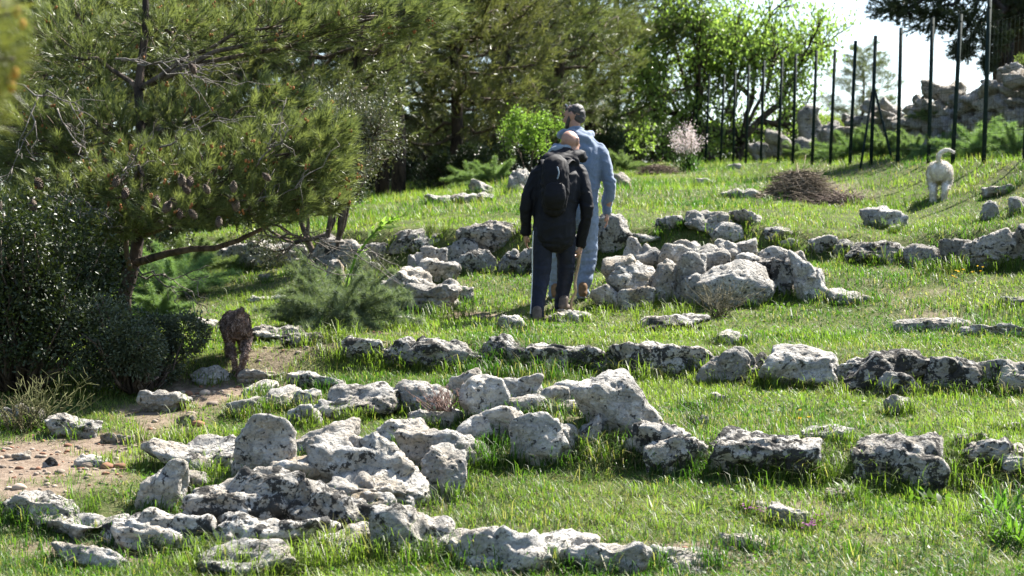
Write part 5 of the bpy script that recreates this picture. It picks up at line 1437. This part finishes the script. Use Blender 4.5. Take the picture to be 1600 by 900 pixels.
# ------------------------------------------------------------------ grass, gravel, small flowers
def blades(mb, P, ln, wd, lean, c, rng, seg=2):
    n = len(P)
    az = rng.uniform(0, 2 * math.pi, n); sd = np.stack([np.cos(az), np.sin(az), np.zeros(n)], -1); fw = np.stack([-np.sin(az), np.cos(az), np.zeros(n)], -1)
    L = ln[:, None]; W = wd[:, None] * .5; B = lean[:, None]
    up = np.array([0, 0, 1.])
    b = P - up * .01
    if seg == 1:
        v = np.stack([b - sd * W, b + sd * W, b + up * L * np.sqrt(np.maximum(1 - B ** 2, .1)) + fw * L * B], 1).reshape(-1, 3)
        f = np.arange(n * 3).reshape(-1, 3); k = 3
    else:
        m = b + up * L * .58 + fw * L * B * .28; t = b + up * L * (1 - .45 * B) + fw * L * B
        v = np.stack([b - sd * W, b + sd * W, m + sd * W * .8, m - sd * W * .8, t], 1).reshape(-1, 3); i = np.arange(n)[:, None] * 5
        f = np.concatenate([i + [[0, 1, 2]], i + [[0, 2, 3]], i + [[3, 2, 4]]]); k = 5
    mb.add(v, f, np.repeat(c, k, 0))

def grass_colors(P, rng, dry=.11):
    n = len(P); q = P * [1, 1, 0]
    a = np.clip(.5 + fbm(q * .9, 55, 4) * 1.5 + rng.normal(0, .22, n), 0, 1)[:, None]
    c = np.array([.052, .112, .018]) * (1 - a) + np.array([.172, .218, .045]) * a
    d = (rng.uniform(0, 1, n) < dry + .25 * np.clip(fbm(q * 1.3, 77, 3) * 1.6 + .05, 0, 1))[:, None]
    return np.where(d, np.array([.27, .23, .12]) * rng.uniform(.6, 1.15, (n, 1)), c)

RK = np.array(ROCKS)
def in_rock(X, Y, Z):
    """true where a stone stands over the point"""
    out = np.zeros(len(X), bool)
    for x, yf, zb, w, dp, h in RK:
        yc = yf + dp * .45
        m = (np.abs(X - x) < w * .40) & (np.abs(Y - yc) < dp * .40)
        out |= m & (Z < zb + h)
    return out

rng = np.random.default_rng(2024)
gr = MB()
for n, d0, d1, h0, h1, w, seg in [(240000, 8.6, 16.2, .036, .066, .005, 2), (115000, 15.8, 24, .036, .080, .0075, 2), (125000, 23.5, 52, .05, .13, .014, 1)]:
    D = d0 + (d1 - d0) * rng.uniform(0, 1, n) ** 1.1
    px = rng.uniform(-260, 1860, n); X = (px - 800) / FX * D
    Z = gz(X, D); m = dirt_mask(X, D, Z)
    lw = np.clip(.5 + fbm(np.stack([X, D, X * 0], -1) * 1.6, 91, 4) * 1.6, 0, 1)
    keep = (rng.uniform(0, 1, n) > m * 1.12)
    if d0 < 20: keep &= ~in_rock(X, D, Z)
    X, D, Z, lw = X[keep], D[keep], Z[keep], lw[keep]; k = len(X)
    P = np.stack([X, D, Z], -1)
    ln = (h0 + (h1 - h0) * lw ** 1.5) * rng.uniform(.6, 1.4, k)
    ww = w * rng.uniform(.7, 1.3, k); be = rng.uniform(.1, .9, k); cc = grass_colors(P, rng)
    sh = (ln < .05) | (seg == 1)                     # the short blades are single triangles
    blades(gr, P[sh], ln[sh], ww[sh] * (1.25 if seg == 2 else 1), be[sh], cc[sh], rng, 1)
    if seg == 2: blades(gr, P[~sh], ln[~sh], ww[~sh], be[~sh], cc[~sh], rng, 2)
# flattened stems and dead straw lying in the turf
n = 90000; D = 8.8 + 13 * rng.uniform(0, 1, n) ** 1.25; X = (rng.uniform(-230, 1830, n) - 800) / FX * D
P = np.stack([X, D, gz(X, D) + .014], -1); keep = ~in_rock(X, D, P[:, 2]) & (dirt_mask(X, D, P[:, 2]) < rng.uniform(.35, 1.05, n)); P = P[keep]; n = len(P)
cc = np.where(rng.uniform(0, 1, (n, 1)) < .45, np.array([.20, .165, .085]) * rng.uniform(.4, 1.2, (n, 1)), np.array([.07, .125, .025]) * rng.uniform(.4, 1.4, (n, 1)))
blades(gr, P, rng.uniform(.03, .10, n), rng.uniform(.004, .008, n), rng.uniform(.80, .97, n), cc, rng, 1)
# longer tufts round the feet of the stones and scattered in the lawn
pos = []
for x, yf, zb, w, dp, h in RK:
    if yf > 30: continue
    k = int(26 * (w + .25) * (1.6 if yf < 16 else 1))
    a = rng.uniform(0, 1, k)
    pos.append(np.stack([x + (a - .5) * w * 1.15, yf + dp * .15 - rng.uniform(-.04, .10, k) + .3 * dp * (2 * a - 1) ** 2], -1))
pos = np.concatenate(pos)
D = rng.uniform(9.2, 26, 2600); X = (rng.uniform(-200, 1800, 2600) - 800) / FX * D
sel = fbm(np.stack([X, D, X * 0], -1) * .9, 12, 3) > -.05
pos = np.concatenate([pos, np.stack([X, D], -1)[sel]])
zones = []
for px, py in [(1570, 800), (1540, 770), (1590, 840), (1450, 770), (1340, 750), (1150, 748), (1220, 745), (1480, 612), (1560, 612), (1230, 606), (1380, 606), (1550, 425), (1480, 425), (1370, 412), (620, 878), (480, 885), (560, 860), (350, 890), (700, 880), (240, 690), (330, 700), (780, 590), (860, 590), (990, 595), (1050, 500), (700, 500), (520, 535), (960, 720), (760, 725)]:
    D_ = hit(px, py); zones.append(on(px, D_)[None, :2] + rng.normal(0, 1, (22, 2)) * [.16, .07])
zones = np.concatenate(zones); nz = len(zones)
keep = dirt_mask(pos[:, 0], pos[:, 1], gz(pos[:, 0], pos[:, 1])) < rng.uniform(.45, 1, len(pos)); pos = np.concatenate([pos[keep], zones])
k = 13; q = np.repeat(pos, k, 0) + rng.normal(0, .028, (len(pos) * k, 2)); P = np.stack([q[:, 0], q[:, 1], gz(q[:, 0], q[:, 1])], -1)
hh = np.repeat(rng.uniform(.06, .19, len(pos)), k) * rng.uniform(.5, 1.2, len(P))
hh[-nz * k:] *= 1.45; c = grass_colors(P, rng, .06); c = c * np.repeat(rng.uniform(.55, 1.0, (len(pos), 1)), k, 0)
blades(gr, P, hh, np.full(len(P), .0055), rng.uniform(.3, 1.25, len(P)), c, rng, 2)
# small round-leaved weeds
n = 26000; D = 8.8 + 12 * rng.uniform(0, 1, n) ** 1.2; X = (rng.uniform(-230, 1830, n) - 800) / FX * D; P = np.stack([X, D, gz(X, D)], -1)
keep = (fbm(P * [1.4, 1.4, 0], 61, 3) > .03) & ~in_rock(X, D, P[:, 2]) & (dirt_mask(X, D, P[:, 2]) < .5); P = P[keep]; P[:, 2] += rng.uniform(.005, .03, len(P))
leaves(gr, P, rng.normal(0, 1, P.shape) * [1, 1, .25] + [0, 0, .2], .032, .02, (.035, .075, .016), (.10, .16, .035), rng)
tag(gr.build('grass', M_GRASS), 'short bright green grass with straw-coloured blades covering the terraces', 'grass', kind='stuff')

# gravel on the bare earth
gv = MB(); v0, f0 = ico(1)
n = 9000; D = rng.uniform(9.2, 18.5, n); X = (rng.uniform(-200, 1700, n) - 800) / FX * D; Z = gz(X, D); m = dirt_mask(X, D, Z)
keep = rng.uniform(.35, 1.3, n) < m; X, D, Z = X[keep], D[keep], Z[keep]
for x, y_, z in zip(X, D, Z):
    s = rng.uniform(.006, .02) * (2 if rng.uniform() < .06 else 1); a = v0 * (1 + .3 * (rng.uniform(size=(len(v0), 1)) - .5)) * np.array([s * rng.uniform(.8, 1.5), s * rng.uniform(.8, 1.5), s * .7])
    gv.add(a + [x, y_, z + s * .2], f0, np.array([.42, .35, .27]) * rng.uniform(.45, 1.1) if rng.uniform() < .6 else np.array([.30, .17, .10]) * rng.uniform(.6, 1.1))
tag(gv.build('gravel', M_STRAW), 'pebbles and crumbs of earth scattered over the bare dirt', 'gravel', kind='stuff')

# pink and yellow wild flowers
fl = MB()
def flowers(spots, n, sx, c0, c1, h, s):
    for px, py in spots:
        D = hit(px, py); o = on(px, D)
        for _ in range(n):
            p = o + rng.normal(0, sx, 3) * [1, 1, 0]; p[2] = g(p[0], p[1]) + h * rng.uniform(.6, 1.2)
            k = 6; a = np.arange(k) * 2 * math.pi / k + rng.uniform(0, 1)
            leaves(fl, np.repeat(p[None], k, 0), np.stack([np.cos(a), np.sin(a), np.full(k, .5)], -1), s, s * .7, c0, c1, rng)
            tube(fl, [p - [0, 0, h], p], .0012, 3, (.08, .13, .03))
flowers([(1172, 808), (1186, 812), (1208, 816), (1216, 820), (1268, 832), (1262, 836), (1274, 824), (1320, 782)], 9, .02, (.35, .10, .28), (.60, .30, .50), .06, .011)
flowers([(1494, 440), (1508, 442), (1530, 433), (1310, 310), (1470, 208), (860, 296), (1488, 445), (1250, 668), (960, 686)], 3, .04, (.7, .48, .02), (.85, .62, .04), .10, .016)
tag(fl.build('wild_flowers', M_PETAL), 'tiny pink and yellow wild flowers dotted through the grass', 'flowers', kind='stuff')
